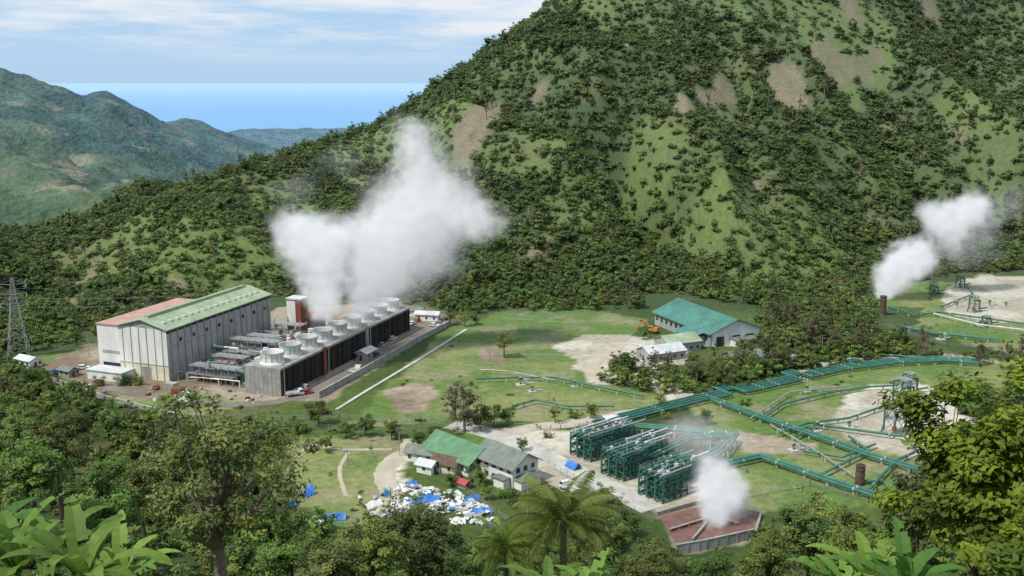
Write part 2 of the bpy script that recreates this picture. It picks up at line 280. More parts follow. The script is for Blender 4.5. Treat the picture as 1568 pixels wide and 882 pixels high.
# ---------------------------------------------------------------- trees
def leaves(cent,nrm,size,rng,asp=.5):
    n=len(cent); a=rng.normal(size=(n,3)); t=a-nrm*(a*nrm).sum(1,keepdims=True); t/=np.linalg.norm(t,axis=1,keepdims=True)+1e-9; w=np.cross(nrm,t)
    s=size[:,None]; return np.stack([cent-t*s*.5,cent+w*s*asp*.5-nrm*s*.06,cent+t*s*.5-nrm*s*.12,cent-w*s*asp*.5-nrm*s*.06],1).reshape(-1,3)
def tree_mesh(name,seed,h,cr,ch,K,per,ls,leaf,bark='bark',clr=.34,cz=None,shape='round',tr=None,limbs=9,asp=.5):
    rng=np.random.default_rng(seed); mb=MB(); tr=tr or h*.022; cz=cz if cz is not None else h-ch*.5
    cl=[]
    while len(cl)<K:
        p=rng.normal(size=3); p/=np.linalg.norm(p); r=rng.random()**.4
        q=p*r
        q=q*(1+.22*math.sin(5*p[0]+seed)+.15*math.cos(7*p[1]+seed*2))
        cl.append([q[0]*cr,q[1]*cr,cz+q[2]*ch*.5])
    cl=np.array(cl); lean=rng.normal(size=2)*h*.03
    tp=[(0,0,-1.5),(lean[0]*.4,lean[1]*.4,h*.25),(lean[0],lean[1],max(cz-ch*.25,h*.3)),(lean[0]*.6,lean[1]*.6,cz+ch*.28)]
    rr=[tr*1.3,tr,tr*.75,tr*.3]
    for i in range(3): mb.cyl(tp[i],tp[i+1],rr[i],rr[i+1],7,'B',False)
    idx=rng.permutation(K)[:limbs]; mains=[]
    for j in idx:
        f=rng.random(); a=np.array(tp[1])*(1-f)*.5+np.array(tp[2])*(1-(1-f)*.5); c=cl[j]; mid=(a+c)/2+np.array([0,0,-ch*.06])
        mb.cyl(a,mid,tr*.45,tr*.3,5,'B',False); mb.cyl(mid,c,tr*.3,tr*.1,5,'B',False); mains.append(mid)
    if limbs>5:
        for j in range(K):
            if j in idx: continue
            mm=min(mains,key=lambda q:np.linalg.norm(q-cl[j])); mb.cyl(mm,cl[j],tr*.16,tr*.05,4,'B',False)
    nb=len(mb.v); nfb=len(mb.f)
    ce=[];nn=[];ti=[]
    for j in range(K):
        p=rng.normal(size=(per,3)); p/=np.linalg.norm(p,axis=1,keepdims=True); R=cr*clr*(.7+.6*rng.random())
        pts=cl[j]+p*(R*rng.random((per,1))**.45)*np.array([1,1,.62]); ce.append(pts)
        o=pts-np.array([0,0,cz-ch*.3]); o/=np.linalg.norm(o,axis=1,keepdims=True)+1e-9
        q=o*.7+p*.35+np.array([0,0,.55])+rng.normal(size=(per,3))*.42; nn.append(q/np.linalg.norm(q,axis=1,keepdims=True))
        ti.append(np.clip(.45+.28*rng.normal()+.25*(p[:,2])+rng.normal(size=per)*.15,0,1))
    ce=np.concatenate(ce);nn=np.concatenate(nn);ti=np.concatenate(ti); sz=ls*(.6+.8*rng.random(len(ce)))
    lv=leaves(ce,nn,sz,rng,asp); V=mb.v+[tuple(p) for p in lv]; Fc=mb.f+[[nb+4*i,nb+4*i+1,nb+4*i+2,nb+4*i+3] for i in range(len(ce))]
    me=bpy.data.meshes.new(name); me.from_pydata(V,[],Fc); me.materials.append(M[bark]); me.materials.append(M[leaf])
    me.polygons.foreach_set('material_index',[0]*nfb+[1]*len(ce))
    a=me.attributes.new('tint','FLOAT','FACE'); a.data.foreach_set('value',np.concatenate([np.zeros(nfb),ti])); me.update(); return me
M['B']=M['bark']
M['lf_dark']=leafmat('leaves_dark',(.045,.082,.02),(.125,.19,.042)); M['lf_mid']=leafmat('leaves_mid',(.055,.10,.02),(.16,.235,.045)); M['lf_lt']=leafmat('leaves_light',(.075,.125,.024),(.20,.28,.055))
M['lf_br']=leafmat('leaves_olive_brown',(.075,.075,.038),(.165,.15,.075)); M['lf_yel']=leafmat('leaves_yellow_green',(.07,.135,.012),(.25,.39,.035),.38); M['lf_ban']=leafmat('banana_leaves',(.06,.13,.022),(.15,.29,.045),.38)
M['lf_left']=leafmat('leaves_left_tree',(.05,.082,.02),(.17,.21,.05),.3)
def strip_leaf(V,Fc,Tn,base,az,L,el,w,seg=9,droop=1.2,split=False,rng=None,vfold=.25):
    p=np.array(base,float); d=el; b=len(V); tint=.3+.6*rng.random()
    hx=np.array([math.cos(az),math.sin(az),0]); sx=np.array([-math.sin(az),math.cos(az),0])
    for i in range(seg+1):
        t=i/seg; ww=w*(math.sin(math.pi*min(1,t*.93+.06))**.6)*.5*(1 if not split else rng.uniform(.82,1.06)); up=hx*-math.sin(d)+np.array([0,0,math.cos(d)])
        V.append(tuple(p+sx*ww+up*ww*vfold)); V.append(tuple(p)); V.append(tuple(p-sx*ww+up*ww*vfold))
        p=p+(hx*math.cos(d)+np.array([0,0,math.sin(d)]))*L/seg; d-=droop/seg*(.5+t)
    for i in range(seg):
        a=b+3*i
        for q in (0,1):
            if split and rng.random()<.07: continue
            Fc.append([a+q,a+q+1,a+q+4,a+q+3]); Tn.append(min(1,max(0,tint+rng.normal()*.1)))
def banana_mesh(name,seed,h=3.5,L=2.8,n=10):
    rng=np.random.default_rng(seed); mb=MB(); mb.cyl((0,0,-1),(0,0,h),.17,.1,8,'lf_lt',False); V=mb.v[:];Fc=[list(f) for f in mb.f]; nf=len(Fc);Tn=[.6]*nf
    for i in range(n): strip_leaf(V,Fc,Tn,(0,0,h-.1),i*2.4+rng.random()*.5,L*(.75+.4*rng.random()),.75+.75*rng.random(),.62,20,1.4,True,rng)
    me=bpy.data.meshes.new(name); me.from_pydata(V,[],Fc); me.materials.append(M['lf_ban']); a=me.attributes.new('tint','FLOAT','FACE'); a.data.foreach_set('value',Tn); return me
def palm_mesh(name,seed,h,L,nf=20,nl=34,leaf='lf_mid',lw=.09):
    rng=np.random.default_rng(seed); mb=MB(); 
    for i in range(6): mb.cyl((math.sin(i*.2)*.3,0,-1+i*(h+1)/6),(math.sin((i+1)*.2)*.3,0,-1+(i+1)*(h+1)/6),h*.012+.14,h*.011+.13,8,'bark',False)
    top=np.array([math.sin(1.2)*.3,0,h]); nfb=len(mb.f)
    V=mb.v;Fc=[list(f) for f in mb.f];Tn=[0]*nfb
    for k in range(nf):
        az=k*2.399+rng.random()*.3; d=1.35-1.5*(k/nf)+rng.normal()*.1; p=top.copy(); hx=np.array([math.cos(az),math.sin(az),0]); sx=np.array([-math.sin(az),math.cos(az),0]); LL=L*(.8+.3*rng.random()); tn=.25+.6*rng.random()
        for i in range(nl):
            t=i/nl; dv=hx*math.cos(d)+np.array([0,0,math.sin(d)]); q=p+dv*LL/nl
            b=len(V); V+= [tuple(p-sx*.025),tuple(p+sx*.025),tuple(q)]; Fc.append([b,b+1,b+2]); Tn.append(.9)
            ll=L*.24*math.sin(math.pi*(t*.85+.12))**.7
            if t>.08:
              for sgn in (1,-1):
                e=sx*sgn*.8+dv*.55+np.array([0,0,-.35-.2*rng.random()]); e/=np.linalg.norm(e)
                b=len(V); V+=[tuple(p-dv*lw),tuple(p+e*ll*.5+dv*lw*.8+np.array([0,0,.04])),tuple(p+e*ll+np.array([0,0,-ll*.15])),tuple(p+e*ll*.45-dv*lw*.8)]; Fc.append([b,b+1,b+2,b+3]); Tn.append(min(1,max(0,tn+rng.normal()*.12)))
            p=q; d-=1.9/nl*(.4+t)
    me=bpy.data.meshes.new(name); me.from_pydata(V,[],Fc); me.materials.append(M['bark']); me.materials.append(M[leaf])
    me.polygons.foreach_set('material_index',[0]*nfb+[1]*(len(Fc)-nfb)); a=me.attributes.new('tint','FLOAT','FACE'); a.data.foreach_set('value',Tn); return me
lib=bpy.data.collections.new('tree_kinds')
LM=[]
def addlib(me): o=bpy.data.objects.new('k%02d_%s'%(len(LM),me.name),me); lib.objects.link(o); LM.append(me)
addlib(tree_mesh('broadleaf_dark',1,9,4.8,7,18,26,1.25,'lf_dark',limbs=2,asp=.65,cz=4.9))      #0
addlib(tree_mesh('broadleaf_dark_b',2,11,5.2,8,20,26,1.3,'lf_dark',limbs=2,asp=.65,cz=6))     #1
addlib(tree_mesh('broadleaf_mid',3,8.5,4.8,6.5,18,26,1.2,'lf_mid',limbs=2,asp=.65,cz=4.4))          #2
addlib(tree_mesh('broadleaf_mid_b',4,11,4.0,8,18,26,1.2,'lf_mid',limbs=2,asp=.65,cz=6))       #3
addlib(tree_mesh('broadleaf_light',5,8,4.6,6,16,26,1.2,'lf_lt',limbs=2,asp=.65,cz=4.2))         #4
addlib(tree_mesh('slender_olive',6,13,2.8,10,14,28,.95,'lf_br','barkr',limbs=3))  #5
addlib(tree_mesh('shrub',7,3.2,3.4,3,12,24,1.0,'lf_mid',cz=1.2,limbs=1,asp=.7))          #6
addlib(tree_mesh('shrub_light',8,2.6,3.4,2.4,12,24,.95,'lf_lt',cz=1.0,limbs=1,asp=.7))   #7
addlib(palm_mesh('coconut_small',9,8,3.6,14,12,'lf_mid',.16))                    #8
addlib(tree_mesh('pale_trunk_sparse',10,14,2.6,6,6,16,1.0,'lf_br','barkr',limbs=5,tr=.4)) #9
def scatter(name,x,y,idx,scl):
    z=hgt(x,y)-.2; n=len(x); me=bpy.data.meshes.new(name); me.vertices.add(n); me.vertices.foreach_set('co',np.stack([x,y,z],-1).ravel())
    for nm,ty,vals in (('idx','INT',idx.astype(np.int32)),('scl','FLOAT',scl),('rot','FLOAT',RNG.random(n)*6.28)):
        a=me.attributes.new(nm,ty,'POINT'); a.data.foreach_set('value',vals)
    o=link(bpy.data.objects.new(name,me)); md=o.modifiers.new('inst','NODES'); ng=bpy.data.node_groups.new(name+'_gn','GeometryNodeTree'); md.node_group=ng
    ng.interface.new_socket('Geometry',in_out='INPUT',socket_type='NodeSocketGeometry'); ng.interface.new_socket('Geometry',in_out='OUTPUT',socket_type='NodeSocketGeometry')
    N=ng.nodes;L=ng.links; gi=N.new('NodeGroupInput');go=N.new('NodeGroupOutput'); ip=N.new('GeometryNodeInstanceOnPoints'); ci=N.new('GeometryNodeCollectionInfo')
    ci.inputs['Collection'].default_value=lib; ci.inputs['Separate Children'].default_value=True; ci.inputs['Reset Children'].default_value=True
    def na(nm,ty): q=N.new('GeometryNodeInputNamedAttribute'); q.data_type=ty; q.inputs['Name'].default_value=nm; return q.outputs['Attribute']
    cx=N.new('ShaderNodeCombineXYZ'); L.new(na('rot','FLOAT'),cx.inputs['Z'])
    L.new(gi.outputs[0],ip.inputs['Points']); L.new(ci.outputs[0],ip.inputs['Instance']); ip.inputs['Pick Instance'].default_value=True
    L.new(na('idx','INT'),ip.inputs['Instance Index']); L.new(cx.outputs[0],ip.inputs['Rotation']); L.new(na('scl','FLOAT'),ip.inputs['Scale']); L.new(ip.outputs[0],go.inputs[0])
LH=np.array([10,12,9,11,8,13,3.2,2.6,10.])
def pick(w,n): return RNG.choice(9,size=n,p=np.array(w)/sum(w))
def hill_pts(sp,x0,x1,y0,y1):
    gx,gy=np.meshgrid(np.arange(x0,x1,sp),np.arange(y0,y1,sp)); gx=gx.ravel()+RNG.uniform(-.85,.85,gx.size)*sp; gy=gy.ravel()+RNG.uniform(-.85,.85,gy.size)*sp; return gx,gy
x,y=hill_pts(5.3,-560,800,430,1080)
k=(y>ybase(x)+3)&(np.abs(x)<y*.6+30); x,y=x[k],y[k]
mead=clearing(x,y); dens=fbm(x+900,y-200,70,4); rd=ridge(x,y)
keep=RNG.random(len(x))< (1-.62*mead)*np.where(dens>.4,1,.8)
for sx,sy,ra,rb in scars: keep&=(((x-sx)/ra)**2+((y-sy)/rb)**2+(fbm(x,y,12,4)-.5)*3.2>1.15)
x,y,mead,rd=x[keep],y[keep],mead[keep],rd[keep]; n=len(x)
idx=np.where(RNG.random(n)<.10+.65*mead,pick([0,0,2.5,0,3.5,.4,1.5,2,.2],n),np.where(fbm(x,y+700,50,3)+(.8-rd)*.7>.54,pick([4,4,2.5,2.5,.3,.5,.6,0,.15],n),pick([.8,.8,3,3,2.2,.6,1,.6,.25],n)))
scl=RNG.uniform(.38,.9,n)*np.where(RNG.random(n)<.07,1.4,1); scatter('hillside_forest',x,y,idx,scl)
x,y=hill_pts(5.2,-480,760,440,960); k=(y>ybase(x)-2)&(np.abs(x)<y*.58+25)&(RNG.random(len(x))<1-.35*clearing(x,y)); 
for sx,sy,ra,rb in scars: k&=(((x-sx)/ra)**2+((y-sy)/rb)**2+(fbm(x,y,12,4)-.5)*3.2>1.0)
x,y=x[k],y[k]; n=len(x); scatter('hillside_shrubs',x,y,np.where(RNG.random(n)<.25+.55*clearing(x,y),7,6),RNG.uniform(.45,1.25,n))
x=RNG.uniform(-450,700,320); y=RNG.uniform(450,900,320); k=(y>ybase(x)+8)&(np.abs(x)<y*.6+30); x,y=x[k],y[k]; scatter('pale_trunk_trees',x,y,np.full(len(x),9),RNG.uniform(.6,1.15,len(x)))
x,y=hill_pts(5.2,-330,420,130,620); k=(y<=ybase(x)+3)&(np.abs(x)<y*.62+30); x,y=x[k],y[k]; n=len(x)
idx=pick([1.3,1.3,3,2,3,1.4,2,1,.35],n); scl=RNG.uniform(.38,.85,n); k=np.ones(n,bool)
for f in (0,.35,.7):
    q=1/(1-np.minimum(LH[idx]*scl*f,60)/110)
    for P in OPEN: k&=~inpoly(x*q,y*q,P)
k&=(RNG.random(n)<.92)
scatter('valley_forest',x[k],y[k],idx[k],scl[k])
x=RNG.uniform(-120,330,1300); y=RNG.uniform(225,560,1300); lw=blurmask(x,y,LAWN)>0; bad=(blurmask(x,y,GRAV)+blurmask(x,y,BRN))>0; k=lw&~bad&(fbm(x,y,22,3)>.52); x,y=x[k],y[k]; n=len(x)
scatter('lawn_shrubs',x,y,np.where(RNG.random(n)<.6,6,7),RNG.uniform(.1,.42,n))
BELT=[WP(l) for l in [[(1060,566),(1120,545),(1180,520),(1230,510),(1400,525),(1395,545),(1290,552),(1170,578),(1075,602),(1045,585)],[(925,566),(965,562),(1035,568),(1040,585),(1000,578),(930,572)],[(1165,480),(1300,465),(1330,500),(1230,520),(1170,515)]]]
x,y=hill_pts(4.2,0,300,320,500); k=np.zeros(len(x),bool)
for P in BELT: k|=inpoly(x,y,P)
x,y=x[k],y[k]; n=len(x); k=RNG.random(n)<.8; x,y=x[k],y[k]; n=len(x)
scatter('tree_belt',x,y,RNG.choice([0,1,2,3,4,5,5,6],size=n),RNG.uniform(.4,.8,n))
def put(name,me,px,py,sc_=1,z=None,Y=None,rot=None):
    if Y is None: x,y=G(px,py); z=float(hgt(x,y)) if z is None else z
    else: x,y,zz=S(px,py,Y); z=float(hgt(x,y)) if z is None else z
    o=link(bpy.data.objects.new(name,me)); o.location=(x,y,z-.1); o.scale=(sc_,)*3; o.rotation_euler=(0,0,random.random()*6.28 if rot is None else rot); return o
mA=tree_mesh('tree_full',21,11,4.6,8,34,70,.75,'lf_mid'); mB=tree_mesh('tree_full_dark',22,11,5,8,34,70,.75,'lf_dark'); mC=tree_mesh('tree_sparse',23,13,4.6,9,26,42,.7,'lf_lt','barkr',clr=.3)
mD=tree_mesh('casuarina',24,15,4.2,13,44,46,.6,'lf_br','barkr',clr=.3); mE=tree_mesh('bush_full',25,4,3.4,4,18,60,.5,'lf_mid',cz=1.7)
mP=palm_mesh('palm_mid',26,9,4,18,20,'lf_mid',.12); mE2=tree_mesh('bush_dark',27,4,3.6,4,18,60,.5,'lf_dark',cz=1.7)
for nm,me,px,py,s in [('palm_tree',mP,255,648,.9),('round_bush',mE,150,592,1),('round_bush',mE2,192,588,1.2),('round_bush',mE,208,590,1),('broadleaf_tree',mC,772,548,1.0),('broadleaf_tree',mB,756,655,.75),('broadleaf_tree',mB,775,652,.6),
 ('casuarina_tree',mD,712,662,1.15),('casuarina_tree',mD,697,645,.9),('broadleaf_tree',mB,735,658,.7),('broadleaf_tree',mA,640,688,.6),('broadleaf_tree',mA,655,690,.5),('broadleaf_tree',mB,488,652,.8),('broadleaf_tree',mB,560,668,.6),
 ('broadleaf_tree',mA,600,672,.6),('broadleaf_tree',mB,530,672,.5),('broadleaf_tree',mA,690,498,.7),('broadleaf_tree',mC,712,500,.65),('broadleaf_tree',mB,728,497,.5),('broadleaf_tree',mA,735,742,.5),('broadleaf_tree',mB,722,728,.45),
 ('broadleaf_tree',mB,950,580,.5),('round_bush',mE,975,590,1),('round_bush',mE2,990,575,1),('round_bush',mE,940,568,.9),('broadleaf_tree',mA,1085,575,.65),('broadleaf_tree',mB,1095,592,.7),('broadleaf_tree',mB,1125,596,.7),
 ('broadleaf_tree',mA,1150,590,.7),('broadleaf_tree',mB,1170,575,.75),('round_bush',mE,1070,600,1.1),('broadleaf_tree',mC,1195,565,.9),('casuarina_tree',mD,1180,500,.9),('casuarina_tree',mD,1215,505,.9),('casuarina_tree',mD,1245,530,1.0),
 ('casuarina_tree',mD,1275,540,.8),('casuarina_tree',mD,1315,545,.8),('broadleaf_tree',mB,1345,545,.8),('casuarina_tree',mD,1410,545,.9),('casuarina_tree',mD,1500,560,.7),('casuarina_tree',mD,1540,565,.8),('casuarina_tree',mD,1562,560,.9),('broadleaf_tree',mC,980,705,.55),
 ('round_bush',mE,1005,690,.8),('round_bush',mE2,880,640,.8),('round_bush',mE,1020,640,.7),('palm_tree',mP,1130,520,.5),('broadleaf_tree',mC,1245,850,1.3),('broadleaf_tree',mB,960,820,.6),('broadleaf_tree',mA,500,690,.45),
 ('round_bush',mE2,560,648,.8),('round_bush',mE2,450,655,.9),('round_bush',mE,400,655,.9),('round_bush',mE,770,760,.8),('round_bush',mE2,790,775,1),('broadleaf_tree',mB,130,640,.9),('broadleaf_tree',mA,50,600,.9),
 ('broadleaf_tree',mA,745,765,.4),('broadleaf_tree',mC,640,780,.4),('round_bush',mE,690,762,.6),('broadleaf_tree',mA,800,690,.4),('round_bush',mE2,840,670,.6),('broadleaf_tree',mA,925,770,.5),('broadleaf_tree',mC,945,790,.5),('broadleaf_tree',mA,820,770,.45),
 ('broadleaf_tree',mA,985,520,.5),('broadleaf_tree',mB,1060,560,.5),('casuarina_tree',mD,1150,560,.6),('broadleaf_tree',mB,1225,560,.7),('broadleaf_tree',mB,1380,530,.6),
 ('broadleaf_tree',mA,905,640,.5),('broadleaf_tree',mC,850,648,.5),('round_bush',mE,960,650,.7),('broadleaf_tree',mA,1080,650,.5),('round_bush',mE2,1140,620,.7),('broadleaf_tree',mC,1010,625,.5),('broadleaf_tree',mA,690,745,.4),('round_bush',mE,745,690,.6),('broadleaf_tree',mB,662,676,.5)]:
    put(nm,me,px,py,s)
# foreground individuals
def settop(o,ztop,h): o.scale=(o.scale[0],)*3; o.location.z=ztop-h*o.scale[0]
fA=tree_mesh('fg_left',31,19,4.9,8.5,66,105,.34,'lf_left','barkr',clr=.23,tr=.4,limbs=18); o=put('tall_foreground_tree',fA,335,700,1,None,58); settop(o,S(335,612,58)[2],19)
fR=tree_mesh('fg_right',32,18,3.9,9.0,85,230,.36,'lf_yel','bark',clr=.27,tr=.3,limbs=14,asp=.5); o=put('bright_leaved_tree',fR,1527,700,1,None,42); settop(o,S(1527,585,42)[2],18)
fM=tree_mesh('fg_mid',33,16,5.5,9,70,100,.5,'lf_left','bark',clr=.24,limbs=12)
fM2=tree_mesh('fg_mid_dark',34,16,5,10,60,110,.5,'lf_mid','bark',clr=.26,limbs=12)
for px,py,Y_,me,s in [(620,762,120,fM,1),(565,785,110,fM2,.9),(672,800,115,fM,.8),(740,835,125,fM2,.6),(500,825,100,fM,.8),(440,785,130,fM2,.9),(80,640,150,fM,1),(40,660,110,fM2,.9),(160,700,120,fM2,1),(215,705,170,fM,1),(1240,770,130,fM,.9),(1300,800,110,fM2,.9),(1180,810,140,fM2,.8),(1380,770,120,fM2,1),(1430,720,110,fM,1),
   (1090,850,90,fM2,.7),(1010,830,120,fM,.6),(30,615,190,fM2,1),(100,625,230,fM,1),(940,800,130,fM,.5),(830,850,110,fM2,.6),(700,850,100,fM2,.7),(980,855,100,fM,.6)]:
    o=put('foreground_broadleaf_tree',me,px,py,s,None,Y_); settop(o,S(px,py,Y_)[2],16)
pF=palm_mesh('palm_fg',41,9,4.6,28,50,'lf_mid',.05); o=put('coconut_palm',pF,868,780,1,None,62); o.location.z=S(868,798,62)[2]-9
o=put('coconut_palm',pF,775,840,.7,None,64); o.location.z=S(775,840,64)[2]-6.3
bn=[banana_mesh('banana_a',51),banana_mesh('banana_b',52),banana_mesh('banana_c',53)]
for i,(px,py,Y_) in enumerate([(25,865,26),(125,880,25),(75,850,31),(185,885,33),(-25,840,30),(1330,885,34),(1385,900,32),(1290,905,36),(840,910,42),(905,915,40)]):
    o=put('banana_plant',bn[i%3],px,py,.95,None,Y_); o.location.z=S(px,py,Y_)[2]-3.5
# ---------------------------------------------------------------- powerhouse & plant
YAW=math.radians(70); PO=(-128,361,0)
b=MB(PO,YAW); Lh=68;Wd=22
b.box(0,Lh,0,Wd,0,20,'wall'); 
b.poly([(-.02,Wd,6),(-.02,0,6),(-.02,0,19.9),(-.02,Wd,19.9)],'white'); b.poly([(-.02,Wd,0),(-.02,0,0),(-.02,0,6),(-.02,Wd,6)],'yell')
b.gable(0,Lh,0,Wd,20,23,'rgreen','wall',.9)
b.box(3,Lh-3,Wd/2-.8,Wd/2+.8,22.9,24.0,'rgreen')
for i in range(17):
    xx=2+i*4; b.box(xx,xx+.35,-.28,-.003,0,19.7,'conc')
for i in range(16):
    xx=3.2+i*4; b.box(xx,xx+1.6,3.4,6.6,21.02+0,21.75,'sky')
for z in (6.2,12.8): b.box(0,Lh,-.16,-.004,z,z+.35,'conc')
b.box(0,Lh,-.12,-.005,18.4,19.2,'dark')
for i in range(1,16,2): b.box(3+i*4,4.6+i*4,-.13,-.005,14,15.4,'glass')
for yy in (2,5.4,9,12.6,16.2,20): b.box(-.2,-.024,yy,yy+.25,0,20,'wall')
b.box(-.18,-.026,0,Wd,5.9,6.2,'wall'); b.box(-.14,-.025,8,12.5,0,5,'wall')
b.box(2,50,Wd+.02,Wd+12,0,19,'white'); b.box(1.7,50.3,Wd+.05,Wd+12.3,19,19.5,'pink'); b.box(1.9,1.98,Wd+2,Wd+10,3,4.4,'glass'); b.box(1.9,1.98,Wd+2,Wd+10,8,9.2,'wall')
b.box(-7,0-.05,Wd-6,Wd+10,0,3.5,'white'); b.box(-7.4,-.05,Wd-6.4,Wd+10.4,3.5,3.8,'rwhite')
b.obj('powerhouse_building')
b=MB(PO,YAW); b.box(73,79,-12,-5,0,17,'white'); b.box(73,79,-12.3,-12.01,0,17.2,'rust'); b.box(72.6,79.3,-12.5,-4.7,17.2,17.8,'rwhite')
b.box(72.7,72.99,-12.2,-9.5,0,17,'rust'); b.box(79.02,90,-14,-4,0,8,'conc'); b.box(78.9,90.3,-14.2,-3.8,8,8.4,'rust'); b.obj('elevator_shaft_building')
# cooling tower
CY0,CY1=-49.4,-34.5
b=MB(PO,YAW); Lc=104; b.box(-1,Lc,CY0+.5,CY1,0,9.6,'dark'); b.box(-1.4,Lc+.3,CY0-.1,CY1+.4,9.6,10.4,'conc')
b.box(-1.35,-1.01,CY0+.2,CY1+.2,0,9.6,'conc')
for i in range(9): b.box(-1.45,-1.36,CY0+.2+i*1.8,CY0+.4+i*1.8,0,9.6,'wall')
for z in (2.3,4.7,7.1): b.box(-1.44,-1.37,CY0+.2,CY1+.2,z,z+.18,'wall')
for z in np.arange(.8,9.3,.75): b.box(-.6,Lc-.2,CY0+.1,CY0+.49,z,z+.16,'dark')
for i in range(27): xx=-.8+i*4; b.box(xx,xx+.28,CY0-.05,CY0+.5,0,9.6,'black' if i%3 else 'brown')
for xx in (28,62): 
    b.cyl((xx,CY0-2.2,0),(xx+4,CY0-.2,9.8),.16,.16,5,'steel')
    b.box(xx-.3,xx+1.6,CY0-.6,CY0+.3,0,10.8,'rust' if xx==28 else 'conc')
for yy in (CY0,CY1+.2):
    for z in (11,11.5): b.cyl((-1,yy,z),(Lc,yy,z),.05,n=4,k='steel')
    for i in range(27): b.cyl((-1+i*4,yy,10.4),(-1+i*4,yy,11.5),.06,n=4,k='steel')
nF=9
for i in range(nF):
    cx=5+i*(Lc-10)/(nF-1); cy=(CY0+CY1)/2; n=24
    ro=4.4; prof=[(ro,10.4),(ro*.9,11.2),(ro*.86,12.6),(ro*.93,14.4),(ro*.97,14.5),(ro*.9,14.4),(ro*.82,12.6),(ro*.8,11.5)]
    vs=[];fs=[]
    for (r,z) in prof:
        for j in range(n): q=2*math.pi*j/n; vs.append((cx+r*math.cos(q),cy+r*math.sin(q),z))
    for a in range(len(prof)-1):
        for j in range(n): fs.append((a*n+j,a*n+(j+1)%n,(a+1)*n+(j+1)%n,(a+1)*n+j))
    b.add(vs,fs,'rwhite' if i else 'white'); b.add([(cx+ro*.8*math.cos(2*math.pi*j/n),cy+ro*.8*math.sin(2*math.pi*j/n),11.5) for j in range(n)],[list(range(n))],'dark')
    for j in range(12):
        q=2*math.pi*j/12; b.box(cx+ro*.9*math.cos(q)-.08,cx+ro*.9*math.cos(q)+.08,cy+ro*.9*math.sin(q)-.08,cy+ro*.9*math.sin(q)+.08,10.4,14.2,'wall')
b.obj('cooling_tower')
# turbine yard pipework
rr=random.Random(5); b=MB(PO,YAW)
for i in range(9):
    x0=3+i*7
    for lev in range(rr.choice([1,2,2,3])):
        z=3+lev*3.2; y0=-rr.uniform(20,28); y1=-rr.uniform(3,8); b.box(x0,x0+5.2,y0,y1,z,z+.2,'steel')
        for yy in np.arange(y0,y1,3.2):
            for xx in (x0,x0+5): b.box(xx,xx+.2,yy,yy+.2,z-3.2 if lev else 0,z+1.1,'steel')
        for zz in (.55,1.1):
            b.cyl((x0,y0,z+zz),(x0+5.2,y0,z+zz),.05,n=4); b.cyl((x0,y0,z+zz),(x0,y1,z+zz),.05,n=4)
for i in range(85):
    x0=rr.uniform(1,66); y0=rr.uniform(-31,-4); s=rr.uniform(.6,2.2); z=rr.choice([0,0,3.2,6.4]); k=rr.choice(['steel','conc','wall','rust','brown','white','pgreen','conc'])
    if rr.random()<.5: b.box(x0,x0+s*1.4,y0,y0+s,z,z+s*.9,k)
    else: b.cyl((x0,y0,z+s*.5),(x0+s*2,y0,z+s*.5),s*.45,n=10,k=k) if rr.random()<.5 else b.cyl((x0,y0,z),(x0,y0,z+s*1.8),s*.45,n=10,k=k)
for i in range(44):
    x0=rr.uniform(1,64); y0=rr.uniform(-30,-12); z=rr.choice([1,2.5,4.5,6,7.5]); b.pipe([(x0,y0,0),(x0,y0,z),(x0,y0+rr.uniform(5,12),z),(x0+rr.uniform(-4,4),y0+12,z)],rr.uniform(.15,.45),rr.choice(['steel','wall','rust','pgreen','white','brown']))
for i in range(4): b.pipe([(rr.uniform(0,5),-32+i*.9,1.2),(68,-32+i*.9,1.2)],.35,'steel')
for x0 in (14,30,46): b.box(x0,x0+5,-33.5,-29.5,0,3.2,'conc'); b.cyl((x0+2.5,-31.5,3.2),(x0+2.5,-31.5,12),1.1,.9,12,'rwhite')
for px in (0,1,2): b.box(-8-px*5,-5-px*5,-8-px*7,-4-px*7,0,2.2+px*.3,['wall','rust','white'][px])
for i in range(40):
    x0=rr.uniform(-22,-3); y0=rr.uniform(-45,30); s=rr.uniform(.4,1.4); b.box(x0,x0+s*1.7,y0,y0+s,0,s*.7,rr.choice(['steel','rust','brown','wall','white','conc']))
b.obj('turbine_yard_pipework')
def shed(name,px,py,L_,W_,ez,rz,yaw,roof,wall,z=0,win=True,hip=False):
    x,y=G(px,py); b=MB((x,y,z),math.radians(yaw)); b.box(-L_/2,L_/2,-W_/2,W_/2,0,ez,wall)
    if hip: b.hip(-L_/2,L_/2,-W_/2,W_/2,ez,rz,roof)
    else: b.gable(-L_/2,L_/2,-W_/2,W_/2,ez,rz,roof,wall)
    if win:
        n=max(1,int(L_/3))
        for i in range(n):
            xx=-L_/2+(i+.5)*L_/n
            for s in (-1,1): b.box(xx-.5,xx+.5,s*(W_/2+.03)-.03,s*(W_/2+.03)+.03,1,min(2.2,ez-.4),'glass')
        for s in (-1,1): b.box(s*(L_/2+.03)-.03,s*(L_/2+.03)+.03,-.6,.6,.02,2.1,'brown'); b.box(s*(L_/2+.03)-.03,s*(L_/2+.03)+.03,1.4,2.4,1,2.2,'glass')
    return b.obj(name)
b=MB((83.6,410.7,0),math.radians(113)); b.box(0,45,-26,0,0,6,'wall'); b.gable(0,45,-26,0,6,11,'rteal','white',1.2)
b.box(-.05,-.01,-25,-1,0,6,'white'); 
for yy in (-22,-15,-7): b.box(-.12,-.06,yy,yy+4,.02,4.2,'glass')
for i in range(11): b.box(2+i*4,3.8+i*4,.02,.08,2.5,4.5,'glass')
